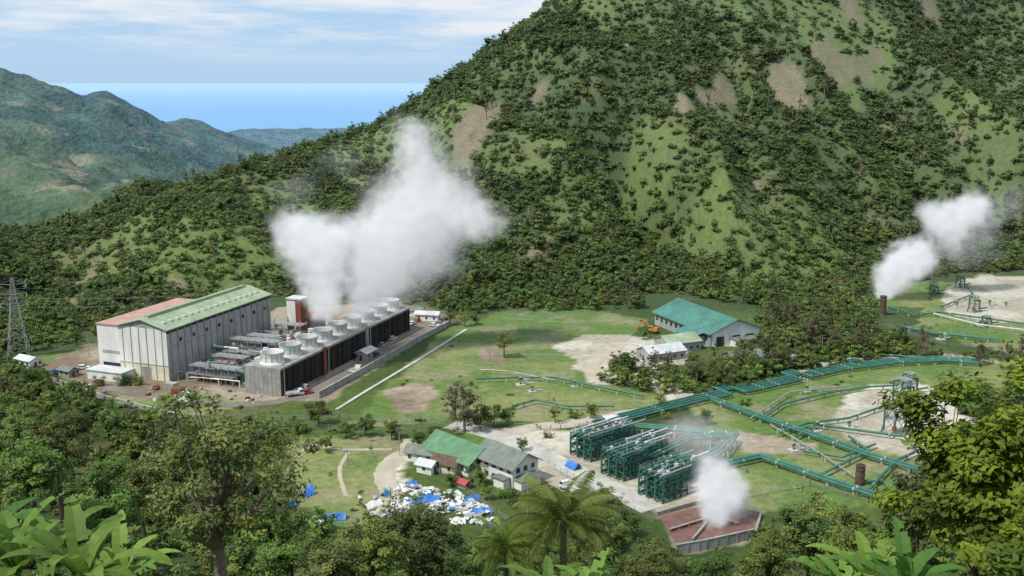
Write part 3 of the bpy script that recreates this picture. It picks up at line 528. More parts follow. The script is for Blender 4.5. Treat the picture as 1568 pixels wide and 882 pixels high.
for i in range(22):
    xx=-.9+i*2.15
    for ya in (1.2,-27.2):
        b.add([(xx,ya,6.0-.46+.27),(xx+.14,ya,6.0-.46+.27),(xx+.14,-13,11.29),(xx,-13,11.29),(xx,ya,6.0-.46+.4),(xx+.14,ya,6-.46+.4),(xx+.14,-13,11.42),(xx,-13,11.42)],[(4,5,6,7),(0,4,7,3),(1,2,6,5),(0,1,5,4)],'rteal')
b.box(4,16,.1,7,0,4.2,'wall'); b.add([(3,0.2,5.8),(17,.2,5.8),(17,8,4.3),(3,8,4.3),(3,0.2,6.0),(17,.2,6.0),(17,8,4.5),(3,8,4.5)],[(3,2,1,0),(4,5,6,7),(2,3,7,6),(1,2,6,5),(0,3,7,4)],'rteal')
b.box(-6,-.1,-25,-10,0,3.2,'white'); b.box(-6.5,-.1,-25.5,-9.5,3.2,3.5,'rgrey')
b.obj('green_roof_warehouse')
shed('storage_shed',1012,548,17,10,3.6,5.6,25,'rwhite','wall'); shed('storage_shed',1037,534,16,11,4,6.4,25,'rgreen','wall'); shed('storage_shed',1138,556,14,9,3.2,5.2,20,'rgrey','conc')
shed('site_hut',655,490,11,5,3.2,4.2,-10,'rwhite','white'); shed('site_hut',635,483,8,5,3,4,-10,'rgrey','white'); shed('site_hut',560,548,8,5,3,4,70,'rwhite','wall')
shed('site_hut',44,560,9,5,3,4,-30,'rwhite','white'); shed('site_hut',1275,440,8,5,2.6,4,0,'brown','white'); shed('site_hut',105,575,6,4,2.6,3.6,-30,'rgrey','conc'); shed('site_hut',290,551,8,6,5,6,70,'rteal','wall')
shed('site_hut',648,703,9,6,2.8,4.3,-20,'rgrey','white'); shed('site_hut',686,720,8,5,2.8,4.4,-30,'brown','yell'); shed('site_hut',655,722,5,4,2.6,3.6,-30,'rwhite','white')
shed('site_hut',708,745,4,2.2,1.6,2.2,-40,'red','wall'); shed('guard_house',938,655,4,4,3.5,4.5,20,'rwhite','white',hip=True); shed('site_hut',1215,558,6,4,3,4,10,'rwhite','white'); shed('site_hut',1190,496,6,4,3,4,10,'rwhite','white')
x,y=G(712,712); b=MB((x,y,0),math.radians(-46)); b.box(-12,8,-5.5,5.5,0,4.2,'white'); b.gable(-12,8,-5.5,5.5,4.2,7.6,'rgreen2','white',1)
for i in range(6): b.box(-10.5+i*3,-9.3+i*3,-5.56,-5.5,1.2,2.8,'glass')
b.obj('green_roof_house')
x,y=G(778,730); b=MB((x,y,0),math.radians(-46)); b.box(-8,7,-5,5,0,6.0,'white'); b.gable(-8,7,-5,5,6.0,9,'rgrey','white',1.1)
b.box(7.0,7.1,-4,4,3.0,3.3,'conc'); 
for yy in (-3.6,-.7,2.2):
    for z in (.9,4): b.box(7.02,7.08,yy,yy+1.4,z,z+1.4,'glass')
for i in range(5):
    for z in (.9,4): b.box(-7.2+i*3,-5.8+i*3,-5.08,-5.02,z,z+1.4,'glass')
b.box(7.1,10,-4.5,3,0,2.8,'white'); b.hip(7.1+.7,10,-4.5,3,2.8,4.2,'rgrey',.6); b.box(2,6,-7.5,-5.1,0,2.8,'white'); b.box(1.6,6.4,-8,-5.12,2.8,3.0,'rgrey')
b.obj('white_two_storey_house')
# ---------------------------------------------------------------- green separator racks
def rack(px,py,W_=8.6,D=10,h=7.2,yaw=41):
    x,y=G(px,py); b=MB((x,y,0),math.radians(yaw)); rr=random.Random(px)
    for ix in range(0,5):
        for iy in range(0,4):
            xx=ix*D/4; yy=iy*W_/3; b.box(xx-.17,xx+.17,yy-.17,yy+.17,0,h,'dgreen')
    for z in (2.4,5,h-.2):
        for iy in range(4): b.box(-.1,D+.1,iy*W_/3-.13,iy*W_/3+.13,z,z+.25,'pgreen')
        for ix in range(5): b.box(ix*D/4-.13,ix*D/4+.13,0,W_,z+.02,z+.24,'pgreen')
    for ix in range(4):
        x0=ix*D/4; b.cyl((x0,-.1,.2),(x0+D/4,-.1,h-.5),.09,n=5,k='pgreen'); b.cyl((x0+D/4,-.1,.2),(x0,-.1,h-.5),.09,n=5,k='pgreen')
    for iy in range(3): b.cyl((-.1,iy*W_/3,.2),(-.1,(iy+1)*W_/3,h-.5),.09,n=5,k='pgreen'); b.cyl((-.1,(iy+1)*W_/3,.2),(-.1,iy*W_/3,h-.5),.09,n=5,k='pgreen')
    for iy in range(6):
        yy=.6+iy*1.45
        for z in (1.0,3.6,6.0):
            if rr.random()<.85: b.cyl((rr.uniform(-.9,.6),yy,z),(D*rr.uniform(.7,1.05),yy,z),.36,n=9,k='dgreen' if rr.random()<.4 else 'pgreen'); b.cyl((.8,yy,z),(1.1,yy,z),.5,n=9,k='steel')
        if iy%2: b.pipe([(-.9,yy,6.0),(-.9,yy,1.0)],.26,'pgreen')
        b.cyl((D*.5,yy,0),(D*.5,yy,h+1),.18,n=6,k='steel')
    for iy in range(5): b.pipe([(-.5,.6+iy*1.8,h+.5),(D+rr.uniform(1,7),.6+iy*1.8,h+.5)],.28,rr.choice(['pgreen','pgreen','steel','rwhite']))
    for i in range(14): q=rr.uniform(0,D); w_=rr.uniform(0,W_-1); b.box(q,q+rr.uniform(.4,1.2),w_,w_+rr.uniform(.4,1),h,h+rr.uniform(.4,1.3),rr.choice(['steel','concl','pgreen','rwhite']))
    for z in (h+.7,h+1.2): 
        for yy in (0,W_): b.cyl((0,yy,z),(D,yy,z),.05,n=4,k='steel')
        b.cyl((0,0,z),(0,W_,z),.05,n=4,k='steel')
    b.obj('green_pipe_rack')
for p in [(905,708),(955,738),(1015,772)]: rack(*p)
rack(940,690,7,9,6); rack(990,715,7,9,6); rack(1045,745,7,8,5.5)
def pipeline(pts,r=.5,k='pgreen',n=1,gap=1.5,z=1.5,name='steam_pipeline',loops=False):
    W=[Vector((*G(px,py,z),z)) for px,py in pts]; b=MB()
    for j in range(n):
        Q=[]
        for i,p in enumerate(W):
            d=(W[min(i+1,len(W)-1)]-W[max(i-1,0)]).normalized(); s=Vector((-d.y,d.x,0)); Q.append(p+s*gap*j)
        R=[Q[0]]
        for a,c in zip(Q[:-1],Q[1:]):
            Ld=(c-a).length; d=(c-a).normalized(); s=Vector((-d.y,d.x,0))
            if loops and Ld>26:
                m=(a+c)/2; R+= [m-d*3,m-d*3+s*5,m+d*3+s*5,m+d*3]
            R.append(c)
            ns=max(1,int(Ld/7))
            for q in range(ns):
                pp=a+d*(q+.5)*Ld/ns; b.box(pp.x-.25,pp.x+.25,pp.y-.25,pp.y+.25,-.2,z-r*.8,'concl')
                if q%3==0 and r>.35: b.cyl(pp-d*.25,pp+d*.25,r*1.22,n=10,k='steel')
        b.pipe(R,r,k,10)
    return b.obj(name,False)
pipeline([(925,652),(1000,632),(1080,612),(1180,592),(1290,566),(1370,556),(1445,552),(1500,556)],.42,n=4,gap=1.8,loops=True)
pipeline([(1090,612),(1180,645),(1260,672),(1330,698),(1415,722)],.5,n=2,gap=2.0)
pipeline([(1110,712),(1165,700),(1215,718),(1285,742),(1378,772)],.5,n=2,gap=2.0)
pipeline([(1195,662),(1235,648),(1300,640),(1352,622),(1388,612)],.38); pipeline([(1330,750),(1372,705),(1405,690),(1385,668),(1250,650),(1220,668)],.42)
pipeline([(1165,642),(1200,618),(1275,600),(1330,592),(1375,590)],.35); pipeline([(1230,690),(1290,700),(1340,680)],.35)
pipeline([(1250,730),(1330,690),(1300,668)],.4); pipeline([(1150,640),(1210,600),(1300,590)],.28,'steel')
pipeline([(730,580),(790,578),(850,578),(905,590),(985,606)],.34); pipeline([(785,622),(820,612),(870,622),(940,622)],.34,'pgreen'); pipeline([(735,566),(775,568),(850,582)],.25,'steel')
pipeline([(1060,716),(1110,690),(1130,665),(1060,655),(960,648)],.42,n=3,gap=1.6,z=3); pipeline([(1000,700),(1060,672),(1115,668)],.4,n=3,gap=1.6,z=4)
pipeline([(1352,466),(1400,482),(1440,478),(1500,486),(1600,500)],.4); pipeline([(1380,500),(1430,510),(1530,520)],.4,n=2); pipeline([(1440,470),(1490,450),(1480,436)],.35,'pgreen'); pipeline([(1430,480),(1500,497),(1568,505)],.35,'rwhite')
pipeline([(1180,650),(1250,690),(1310,730)],.25,'steel'); pipeline([(1445,552),(1380,545),(1290,540),(1210,560)],.38)
def wellframe(px,py,h=11,w=4.5):
    x,y=G(px,py); b=MB((x,y,0),.4)
    P=[(-w/2,-w/2),(w/2,-w/2),(w/2,w/2),(-w/2,w/2)]
    for i,(a,c) in enumerate(P):
        b.cyl((a*1.25,c*1.25,0),(a*.55,c*.55,h),.2,.15,5,'pgreen'); 
        e=P[(i+1)%4]
        for z0,z1 in ((0,h*.5),(h*.5,h)):
            f0=1.25-.7*z0/h; f1=1.25-.7*z1/h
            b.cyl((a*f0,c*f0,z0),(e[0]*f1,e[1]*f1,z1),.1,n=4,k='pgreen'); b.cyl((a*f1,c*f1,z1),(e[0]*f1,e[1]*f1,z1),.12,n=4,k='pgreen')
    for zz in (.5,1): b.box(-w*.5,w*.5,-w*.5,w*.5,h*zz,h*zz+.15,'steel')
    for a,c in P: b.box(a*.9-.05,a*.9+.05,c*.9-.05,c*.9+.05,h*.5,h*.5+1.2,'rwhite'); 
    b.cyl((0,0,0),(0,0,h*.7),.4,n=8,k='steel'); b.pipe([(0,0,h*.7),(w,0,h*.7),(w,0,1.5),(w*2.4,0,1.5)],.35,'pgreen'); b.pipe([(0,0,h),(-w,0,h),(-w,0,2)],.3,'pgreen'); b.cyl((0,0,1),(0,0,2.2),.8,n=10,k='red'); b.obj('wellhead_frame')
wellframe(1381,628); wellframe(1369,664,10,4.5); wellframe(1392,604,8,3.5); wellframe(1491,478,8,3.5); wellframe(1470,440,7,3); wellframe(1430,450,5,3); wellframe(1510,500,5,3)
def wellhead(px,py,s=1):
    x,y=G(px,py); b=MB((x,y,0),.3); b.box(-1.6*s,1.6*s,-1.6*s,1.6*s,0,.5*s,'concl'); b.cyl((0,0,.5*s),(0,0,3*s),.35*s,n=8,k='pgreen'); b.cyl((0,0,1.4*s),(0,0,1.8*s),.7*s,n=10,k='steel'); b.cyl((-1*s,0,2.3*s),(1*s,0,2.3*s),.25*s,n=8,k='pgreen'); b.cyl((0,0,3*s),(0,0,3.2*s),.6*s,n=10,k='yellow'); b.pipe([(1*s,0,2.3*s),(2.6*s,0,2.3*s),(2.6*s,0,.6*s),(5*s,0,.6*s)],.22*s,'rwhite'); b.obj('wellhead_valve')
for p in [(797,590,1),(815,600,.8),(880,592,.7),(1250,660,1),(1300,655,.8),(1235,600,.8),(1465,470,1),(1515,468,1),(1500,500,.9),(1440,520,1),(1540,470,.9),(1215,690,.8)]: wellhead(*p)
for px,py,h,r,kk in [(1351,482,9,1.6,'brown'),(1316,742,5.5,1.3,'brown')]:
    x,y=G(px,py); b=MB((x,y,0)); n=20; b.cyl((0,0,0),(0,0,h),r,r*.96,n,kk); b.cyl((0,0,h),(0,0,h+.3),r*1.08,n=n,k='brown'); b.cyl((0,0,h+.31),(0,0,h+.33),r*.85,n=n,k='dark')
    for j in range(3): b.cyl((0,0,h*(.2+.3*j)),(0,0,h*(.2+.3*j)+.2),r*1.04,n=n,k='brown')
    b.pipe([(r,0,1),(r+5,0,1)],.5,'pgreen'); b.obj('steam_silencer')
# ---------------------------------------------------------------- roads, walls, fences
def smoothpts(P,n=8):
    out=[];m=len(P)
    for i in range(m-1):
        p0,p1,p2,p3=[np.array(P[max(0,min(m-1,j))]) for j in (i-1,i,i+1,i+2)]
        for k in range(n):
            t=k/n; out.append(.5*((2*p1)+(-p0+p2)*t+(2*p0-5*p1+4*p2-p3)*t*t+(-p0+3*p1-3*p2+p3)*t**3))
    out.append(np.array(P[-1])); return out
def strip(name,pts,w,k,z=.06,smooth=True,kerb=False):
    W=[np.array(G(*p)) for p in pts]; W=smoothpts(W) if smooth else W; b=MB(); Lf=[];R=[]
    for i,p in enumerate(W):
        d=W[min(i+1,len(W)-1)]-W[max(i-1,0)]; d=d/np.linalg.norm(d); s=np.array([-d[1],d[0]])*w/2; j1,j2=(1,1) if kerb else (1+random.uniform(-.13,.13),1+random.uniform(-.13,.13)); Lf.append(p+s*j1); R.append(p-s*j2)
    for i in range(len(W)-1): b.poly([(*R[i],z),(*R[i+1],z),(*Lf[i+1],z),(*Lf[i],z)],k)
    if kerb:
        for E in (Lf,R):
            for i in range(len(W)-1): b.cyl((*E[i],z+.02),(*E[i+1],z+.02),.13,n=4,k='concl')
    return b.obj(name)
strip('dirt_road',[(590,790),(597,755),(588,728),(600,706),(625,690),(632,672)],6,'dirt')
strip('site_road',[(690,650),(745,662),(800,680),(860,712),(930,745),(1000,780)],8,'concl',.07,kerb=True)
strip('dirt_road',[(950,525),(915,548),(905,565),(925,578),(985,576),(1020,590),(1048,603),(1040,618),(960,634),(880,648),(800,657),(755,664)],7,'dirt',.05)
strip('compound_lane',[(470,606),(560,556),(640,512),(690,482)],9,'asph',.05,kerb=True)
strip('compound_lane',[(150,590),(260,612),(380,620),(470,606)],5,'asph',.08)
strip('dirt_track',[(1400,550),(1330,548),(1280,552),(1200,580)],4,'dirt',.05); strip('dirt_road',[(1050,528),(1110,528),(1170,530),(1215,552)],5,'dirt',.05)
strip('dirt_path',[(455,700),(480,682),(520,688),(600,688)],1.6,'dirt',.045); strip('dirt_path',[(530,760),(520,720),(535,690)],1.2,'dirt',.04)
strip('concrete_drain_channel',[(515,628),(560,600),(640,552),(714,505)],1.5,'concl',.3,False)
def wall(name,pts,h=2.2,t=.3,k='conc',coping='concl',step=3):
    W=[np.array(G(*p)) for p in pts]; b=MB()
    for a,c in zip(W[:-1],W[1:]):
        d=c-a; Ld=np.linalg.norm(d); q=MB((a[0],a[1],0),math.atan2(d[1],d[0])); q.box(0,Ld,-t/2,t/2,0,h,k); q.box(0,Ld,-t/2-.08,t/2+.08,h,h+.12,coping)
        for i in range(int(Ld/step)+1): q.box(i*step,i*step+.35,-t/2-.12,t/2+.12,0,h+.2,coping)
        off=len(b.v); b.v+=q.v; b.f+=[[off+j for j in f] for f in q.f]; mp=[b.mi(kk) for kk in q.ms]; b.m+=[mp[i] for i in q.m]
    b.obj(name)
wall('compound_wall',[(488,610),(560,570),(640,524),(690,498)],2.4); wall('compound_wall',[(60,578),(160,612),(270,640),(300,642)],1.6)
wall('concrete_wall',[(1035,850),(1080,842),(1155,825)],2.6,.4,'wall','conc'); wall('pond_wall',[(1005,790),(1075,770),(1165,790),(1155,825)],1.0,.4,'conc','conc')
b=MB(); b.poly([(*G(1010,792),.1),(*G(1040,842),.1),(*G(1150,820),.1),(*G(1160,792),.1),(*G(1078,775),.1)],'pit'); b.obj('brine_pond')
wall('pond_wall',[(1025,815),(1090,795),(1130,805)],.8,.35,'rust','conc'); wall('pond_wall',[(1060,830),(1085,800)],.8,.35,'conc','conc')
def fence(pts,h=2.2,k='steel',post=3.0,name='chain_link_fence',kp=None):
    W=[np.array(G(*p)) for p in pts]; b=MB()
    for a,c in zip(W[:-1],W[1:]):
        Ld=np.linalg.norm(c-a); n=max(1,int(Ld/post))
        for i in range(n+1): p=a+(c-a)*i/n; b.box(p[0]-.07,p[0]+.07,p[1]-.07,p[1]+.07,0,h,kp or k)
        for z in np.linspace(.3,h-.1,5): b.cyl((*a,z),(*c,z),.03,n=3,k=k)
    b.obj(name)
fence([(450,655),(600,668),(700,655),(740,650)]); fence([(632,700),(700,745),(760,790),(820,830)],2); fence([(520,640),(600,648),(690,640),(790,655)],1.8); fence([(620,472),(700,482),(820,478),(860,490)],2)
fence([(25,555),(150,520),(260,490)],2); fence([(300,642),(450,645),(520,640)],2); fence([(770,490),(815,492)],1.2,'concl'); fence([(1100,770),(1240,745),(1330,770),(1400,720),(1470,665)],2)
fence([(1340,495),(1450,530),(1568,540)],1.8); fence([(735,545),(860,545)],1,'concl'); fence([(840,715),(930,765),(1000,800)],2)
def barrier(pts,name='red_white_barrier_fence'):
    W=[np.array(G(*p)) for p in pts]; b=MB()
    for a,c in zip(W[:-1],W[1:]):
        d=c-a; Ld=np.linalg.norm(d); q=MB((a[0],a[1],0),math.atan2(d[1],d[0])); n=int(Ld/1.6)
        for j in range(n): q.box(j*1.6,j*1.6+.22,-.1,.1,0,1.5,'red' if j%2 else 'white'); 
        for z in (.5,1.1): q.box(0,Ld,-.05,.05,z,z+.14,'white')
        off=len(b.v); b.v+=q.v; b.f+=[[off+k for k in f] for f in q.f]; mp=[b.mi(kk) for kk in q.ms]; b.m+=[mp[k] for k in q.m]
    b.obj(name)
barrier([(820,658),(880,656),(930,645)]); barrier([(1445,546),(1500,553),(1568,566),(1620,575)]); barrier([(1360,536),(1400,538)])
def pole(px,py,h=9,arm=True):
    x,y=G(px,py); b=MB((x,y,0),random.random()); b.cyl((0,0,0),(0,0,h),.17,.1,7,'conc')
    if arm: b.box(-1.1,1.1,-.07,.07,h-.9,h-.75,'brown'); [b.cyl((a,0,h-.75),(a,0,h-.45),.07,n=6,k='white') for a in (-1,0,1)]
    b.obj('utility_pole')
for p in [(612,698,9),(437,610,13),(533,712,5),(147,620,7),(137,545,10),(1148,500,8),(1258,545,8),(1215,470,8),(750,560,6),(840,640,7),(1305,470,8),(275,600,8),(493,640,8),(808,790,9),(570,700,6)]: pole(*p)
def pylon(px,py,h,w=8,name='transmission_tower'):
    x,y=G(px,py); b=MB((x,y,float(hgt(x,y))),.3); wd=lambda z: w/2*(1-z/h)**1.15*.9+.45
    zs=[0,.14,.27,.39,.5,.6,.69,.77,.84,.9,.95,1]; cs=[(-1,-1),(1,-1),(1,1),(-1,1)]
    for a,c in zip(zs[:-1],zs[1:]):
        z0,z1=a*h,c*h; w0,w1=wd(z0),wd(z1)
        for i in range(4):
            p=cs[i];q=cs[(i+1)%4]
            b.cyl((p[0]*w0,p[1]*w0,z0),(p[0]*w1,p[1]*w1,z1),.13,n=4); b.cyl((p[0]*w0,p[1]*w0,z0),(q[0]*w1,q[1]*w1,z1),.07,n=4); b.cyl((q[0]*w0,q[1]*w0,z0),(p[0]*w1,p[1]*w1,z1),.07,n=4); b.cyl((p[0]*w1,p[1]*w1,z1),(q[0]*w1,q[1]*w1,z1),.07,n=4)
    for z in (.68,.8,.92):
        for s in (-1,1):
            b.cyl((s*.4,.4,z*h),(s*5,0,z*h+.4),.1,n=4); b.cyl((s*.4,-.4,z*h),(s*5,0,z*h+.4),.1,n=4); b.cyl((s*.4,0,z*h+1.8),(s*5,0,z*h+.4),.08,n=4); b.cyl((s*4.9,0,z*h+.3),(s*4.9,0,z*h-1.2),.12,n=6,k='white')
    b.obj(name); return Vector((x,y,float(hgt(x,y))))
p1=pylon(30,548,33)
b=MB()
for dz,off in ((21,-5),(21,5),(25,-5),(25,5),(29,5)):
    for tgt in ((-330,250,40),(-95,470,14)):
        a=p1+Vector((off,0,dz)); c=Vector(tgt)+Vector((off*.5,0,(dz-20)*.5)); pr=a
        for i in range(1,15): t=i/14; q=a.lerp(c,t)-Vector((0,0,5*4*t*(1-t)*.6)); b.cyl(pr,q,.04,n=3,k='steel'); pr=q
b.obj('power_lines')
# ---------------------------------------------------------------- vehicles
def car(px,py,k='white',yaw=0,kind='car'):
    x,y=G(px,py); b=MB((x,y,.05),yaw); w=.9 if kind=='car' else 1.15
    def prof(ps,ww,kk):
        n=len(ps); vs=[(a,-ww,z) for a,z in ps]+[(a,ww,z) for a,z in ps]; b.add(vs,[list(range(n))[::-1],list(range(n,2*n))]+[(i,(i+1)%n,n+(i+1)%n,n+i) for i in range(n)],kk)
    if kind=='car':
        prof([(-2.3,.35),(2.3,.35),(2.3,.8),(1.1,1.0),(-2.2,1.05),(-2.3,.8)],w,k); prof([(1.1,1.0),(.45,1.55),(-1.6,1.6),(-2.15,1.05)],w-.1,'glass'); prof([(.4,1.56),(-1.55,1.61),(-1.5,1.67),(.3,1.63)],w-.12,k)
        for xx in (.4,-.6,-1.6): b.box(xx-.05,xx+.05,-w+.07,w-.07,1.0,1.58,k)
        wh=(-1.45,1.45)
    else:
        prof([(1.4,.5),(3.1,.5),(3.1,1.4),(2.6,2.3),(1.4,2.4)],w,k); prof([(3.12,1.45),(2.72,2.2),(1.6,2.25),(1.6,1.45)],w+.01,'glass'); b.box(-3.1,1.3,-w,w,.7,.95,'steel')
        for s in (-1,1): b.box(-3.1,1.3,s*w-.05,s*w+.05,.95,1.6,k)
        b.box(1.2,1.3,-w,w,.95,1.7,k); b.box(-3.1,-3.0,-w,w,.95,1.5,k); wh=(-2.1,2.2)
    for a in wh:
        for s in (-1,1): b.cyl((a,s*(w-.2),.36),(a,s*(w+.02),.36),.36 if kind=='car' else .48,n=12,k='black'); b.cyl((a,s*(w+.01),.36),(a,s*(w+.04),.36),.18,n=8,k='steel')
    b.obj('parked_car' if kind=='car' else 'flatbed_truck')
for a in [(632,497,'white',1.2),(640,492,'red',1.2),(665,500,'white',-.2),(674,497,'wall',-.2),(602,520,'white',1.1),(586,530,'wall',1.2),(470,603,'red',.4),(575,545,'rust',1.2),(1005,570,'white',0),(128,565,'white',.3)]: car(*a)
for a in [(452,606,'white',.4),(462,600,'wall',1),(545,570,'white',1.2),(872,752,'white',2.2),(1130,524,'red',.1),(90,572,'blue',1)]: car(*a,kind='truck')
def excavator(px,py,yaw=0):
    x,y=G(px,py); b=MB((x,y,0),yaw)
    for s in (-1.2,1.2):
        b.cyl((-1.7,s-.3,.5),(-1.7,s+.3,.5),.5,n=12,k='black'); b.cyl((1.7,s-.3,.5),(1.7,s+.3,.5),.5,n=12,k='black'); b.box(-1.7,1.7,s-.3,s+.3,.05,1.0,'black')
    b.box(-2.4,1.5,-1.4,1.4,1.15,2.0,'orange'); b.box(-2.4,-.4,-1.4,1.4,2.0,2.7,'orange',.1); b.box(-.2,1.4,.2,1.4,2.0,3.3,'yellow',.1); b.box(-.05,1.5,.3,1.42,2.4,3.1,'glass',.05)
    b.pipe([(1.3,-.3,2),(4,-.3,5),(6.5,-.3,3.8),(6.9,-.3,1.8)],.28,'orange'); b.cyl((1.6,-.3,1.6),(3.4,-.3,4),.12,n=6,k='steel'); b.box(6.2,7.6,-.9,.4,.7,1.8,'brown',.25); b.obj('excavator')
excavator(1000,510,2.6)
# ---------------------------------------------------------------- debris & tarps
rr=random.Random(3); b=MB(); DP=WP([(548,765),(590,745),(640,745),(700,755),(765,790),(760,812),(722,835),(690,830),(660,800),(560,790)])
cnt=0
while cnt<430:
    px=rr.uniform(545,765); py=rr.uniform(738,835); x,y=G(px,py)
    if not inpoly(np.array([x]),np.array([y]),DP)[0]: continue
    if fbm(x,y,7,2)<.47: continue
    cnt+=1; s=rr.uniform(.25,.95); zz=rr.uniform(0,.5); yw=rr.random()*3.1; q=MB((x,y,zz),yw); k=rr.choice(['white','rwhite','rwhite','concl','wall','conc','blue' if rr.random()<.25 else 'white'])
    vs=[(sx*s*rr.uniform(.6,1.4),sy*s*rr.uniform(.3,.9),z*s*rr.uniform(.3,.9)) for z in (0,1) for sx,sy in ((-1,-1),(1,-1),(1,1),(-1,1))]
    q.add(vs,[(3,2,1,0),(4,5,6,7),(0,1,5,4),(1,2,6,5),(2,3,7,6),(3,0,4,7)],k); off=len(b.v); b.v+=q.v; b.f+=[[off+j for j in f] for f in q.f]; mi=b.mi(k); b.m+=[mi]*6
b.obj('debris_pile')
def tarp(px,py,w,l,h,yaw,k='blue'):
    x,y=G(px,py); b=MB((x,y,.1),yaw); n=8; rr=random.Random(px); vs=[]
    for i in range(n+1):
        for j in range(n+1):
            u=i/n*2-1; v=j/n*2-1; vs.append((u*l/2*(1+.05*rr.random()),v*w/2*(1+.05*rr.random()),h*(1-abs(v))**.8*(.85+.15*math.cos(u*5))+.15*rr.random()))
    b.add(vs,[(i*(n+1)+j,(i+1)*(n+1)+j,(i+1)*(n+1)+j+1,i*(n+1)+j+1) for i in range(n) for j in range(n)],k)
    for u in (-1,1): b.cyl((u*l/2,0,-.1),(u*l/2,0,h*.9),.07,n=5,k='brown')
    b.obj('blue_tarp' if k=='blue' else 'white_tarp')
for a in [(438,775,3,5,1.6,.3),(470,758,3,3.5,1.5,1),(652,768,5,7,2,.2),(638,778,3,4,1.4,1),(738,784,3,5,1.3,0),(722,765,2.5,4,1.2,.5),(515,794,3,5,1.6,.1),(878,716,3,4.5,2,2.2),(630,742,2,3,1,.3),(475,748,2,2.5,1,.2),(755,808,2,3,1,.6),(590,758,2,3,1,1.2)]: tarp(*a)
for a in [(482,802,3,4.5,2,.5),(570,775,3,5,1.5,.8),(700,800,3,4,1.4,.2)]: tarp(*a,k='white')
# ---------------------------------------------------------------- steam
def steam(name,puffs,res,D,thr=.13,wid=1.15,rs=1.6,pwr=1.6):
    P=[]
    for px,py,rp,Yd,w in puffs:
        x,y,z=S(px,py,Yd); P.append((x,y,z,rp*Yd/F*rs,w))
    A=np.array(P); mn=(A[:,:3]-A[:,3:4]*1.1).min(0); mxv=(A[:,:3]+A[:,3:4]*1.1).max(0); dims=mxv-mn; vox=dims.max()/res
    me=bpy.data.meshes.new(name); me.from_pydata([tuple(mn),tuple(mxv)],[],[]); o=link(bpy.data.objects.new(name,me))
    ng=bpy.data.node_groups.new(name+'_gn','GeometryNodeTree'); ng.interface.new_socket('Geometry',in_out='INPUT',socket_type='NodeSocketGeometry'); ng.interface.new_socket('Geometry',in_out='OUTPUT',socket_type='NodeSocketGeometry')
    N=ng.nodes;L=ng.links; N.new('NodeGroupInput'); go=N.new('NodeGroupOutput'); pos=N.new('GeometryNodeInputPosition')
    def nz(scale,det,amp,src):
        t=N.new('ShaderNodeTexNoise'); t.inputs['Scale'].default_value=scale; t.inputs['Detail'].default_value=det; L.new(src,t.inputs['Vector'])
        s=N.new('ShaderNodeVectorMath'); s.operation='SUBTRACT'; s.inputs[1].default_value=(.5,.5,.5); L.new(t.outputs['Color'],s.inputs[0]); m=N.new('ShaderNodeVectorMath'); m.operation='SCALE'; m.inputs['Scale'].default_value=amp; L.new(s.outputs[0],m.inputs[0]); return m.outputs[0]
    rm=float(np.median(A[:,3])); a1=N.new('ShaderNodeVectorMath'); L.new(pos.outputs[0],a1.inputs[0]); L.new(nz(1.0/rm,2,rm*.6,pos.outputs[0]),a1.inputs[1])
    a2=N.new('ShaderNodeVectorMath'); L.new(a1.outputs[0],a2.inputs[0]); L.new(nz(3.2/rm,6,rm*1.0,pos.outputs[0]),a2.inputs[1]); src=a2.outputs[0]; acc=None
    for x,y,z,r,w in P:
        d=N.new('ShaderNodeVectorMath'); d.operation='DISTANCE'; L.new(src,d.inputs[0]); d.inputs[1].default_value=(x,y,z)
        mr=N.new('ShaderNodeMapRange'); mr.interpolation_type='SMOOTHSTEP'; L.new(d.outputs['Value'],mr.inputs[0]); mr.inputs[1].default_value=0; mr.inputs[2].default_value=r; mr.inputs[3].default_value=w; mr.inputs[4].default_value=0
        if acc is None: acc=mr.outputs[0]
        else:
            q=N.new('ShaderNodeMath'); q.operation='ADD'; L.new(acc,q.inputs[0]); L.new(mr.outputs[0],q.inputs[1]); acc=q.outputs[0]
    mr=N.new('ShaderNodeMapRange'); L.new(acc,mr.inputs[0]); mr.inputs[1].default_value=thr; mr.inputs[2].default_value=thr+wid
    pw=N.new('ShaderNodeMath'); pw.operation='POWER'; pw.inputs[1].default_value=pwr; L.new(mr.outputs[0],pw.inputs[0])
    vc=N.new('GeometryNodeVolumeCube'); L.new(pw.outputs[0],vc.inputs['Density']); vc.inputs['Min'].default_value=tuple(mn); vc.inputs['Max'].default_value=tuple(mxv)
    for i,k in enumerate(('Resolution X','Resolution Y','Resolution Z')): vc.inputs[k].default_value=max(8,int(dims[i]/vox))
    m,nt,N2,L2=newmat(name+'_vapour'); N2.remove(N2['Principled BSDF']); at=N2.new('ShaderNodeAttribute'); at.attribute_name='density'
    def mul(v): q=N2.new('ShaderNodeMath'); q.operation='MULTIPLY'; q.inputs[1].default_value=v; L2.new(at.outputs['Fac'],q.inputs[0]); return q.outputs[0]
    vs=N2.new('ShaderNodeVolumeScatter'); vs.inputs['Color'].default_value=(1,1,1,1); L2.new(mul(D),vs.inputs['Density']); em=N2.new('ShaderNodeEmission'); em.inputs['Color'].default_value=(.95,.97,1,1); L2.new(mul(D*.36),em.inputs['Strength'])  # added glow stands in for light scattered many times inside the steam
    ad=N2.new('ShaderNodeAddShader'); L2.new(vs.outputs[0],ad.inputs[0]); L2.new(em.outputs[0],ad.inputs[1]); L2.new(ad.outputs[0],N2['Material Output'].inputs['Volume'])
    sm=N.new('GeometryNodeSetMaterial'); sm.inputs['Material'].default_value=m; L.new(vc.outputs[0],sm.inputs[0]); L.new(sm.outputs[0],go.inputs[0])
    md=o.modifiers.new('vapour','NODES'); md.node_group=ng
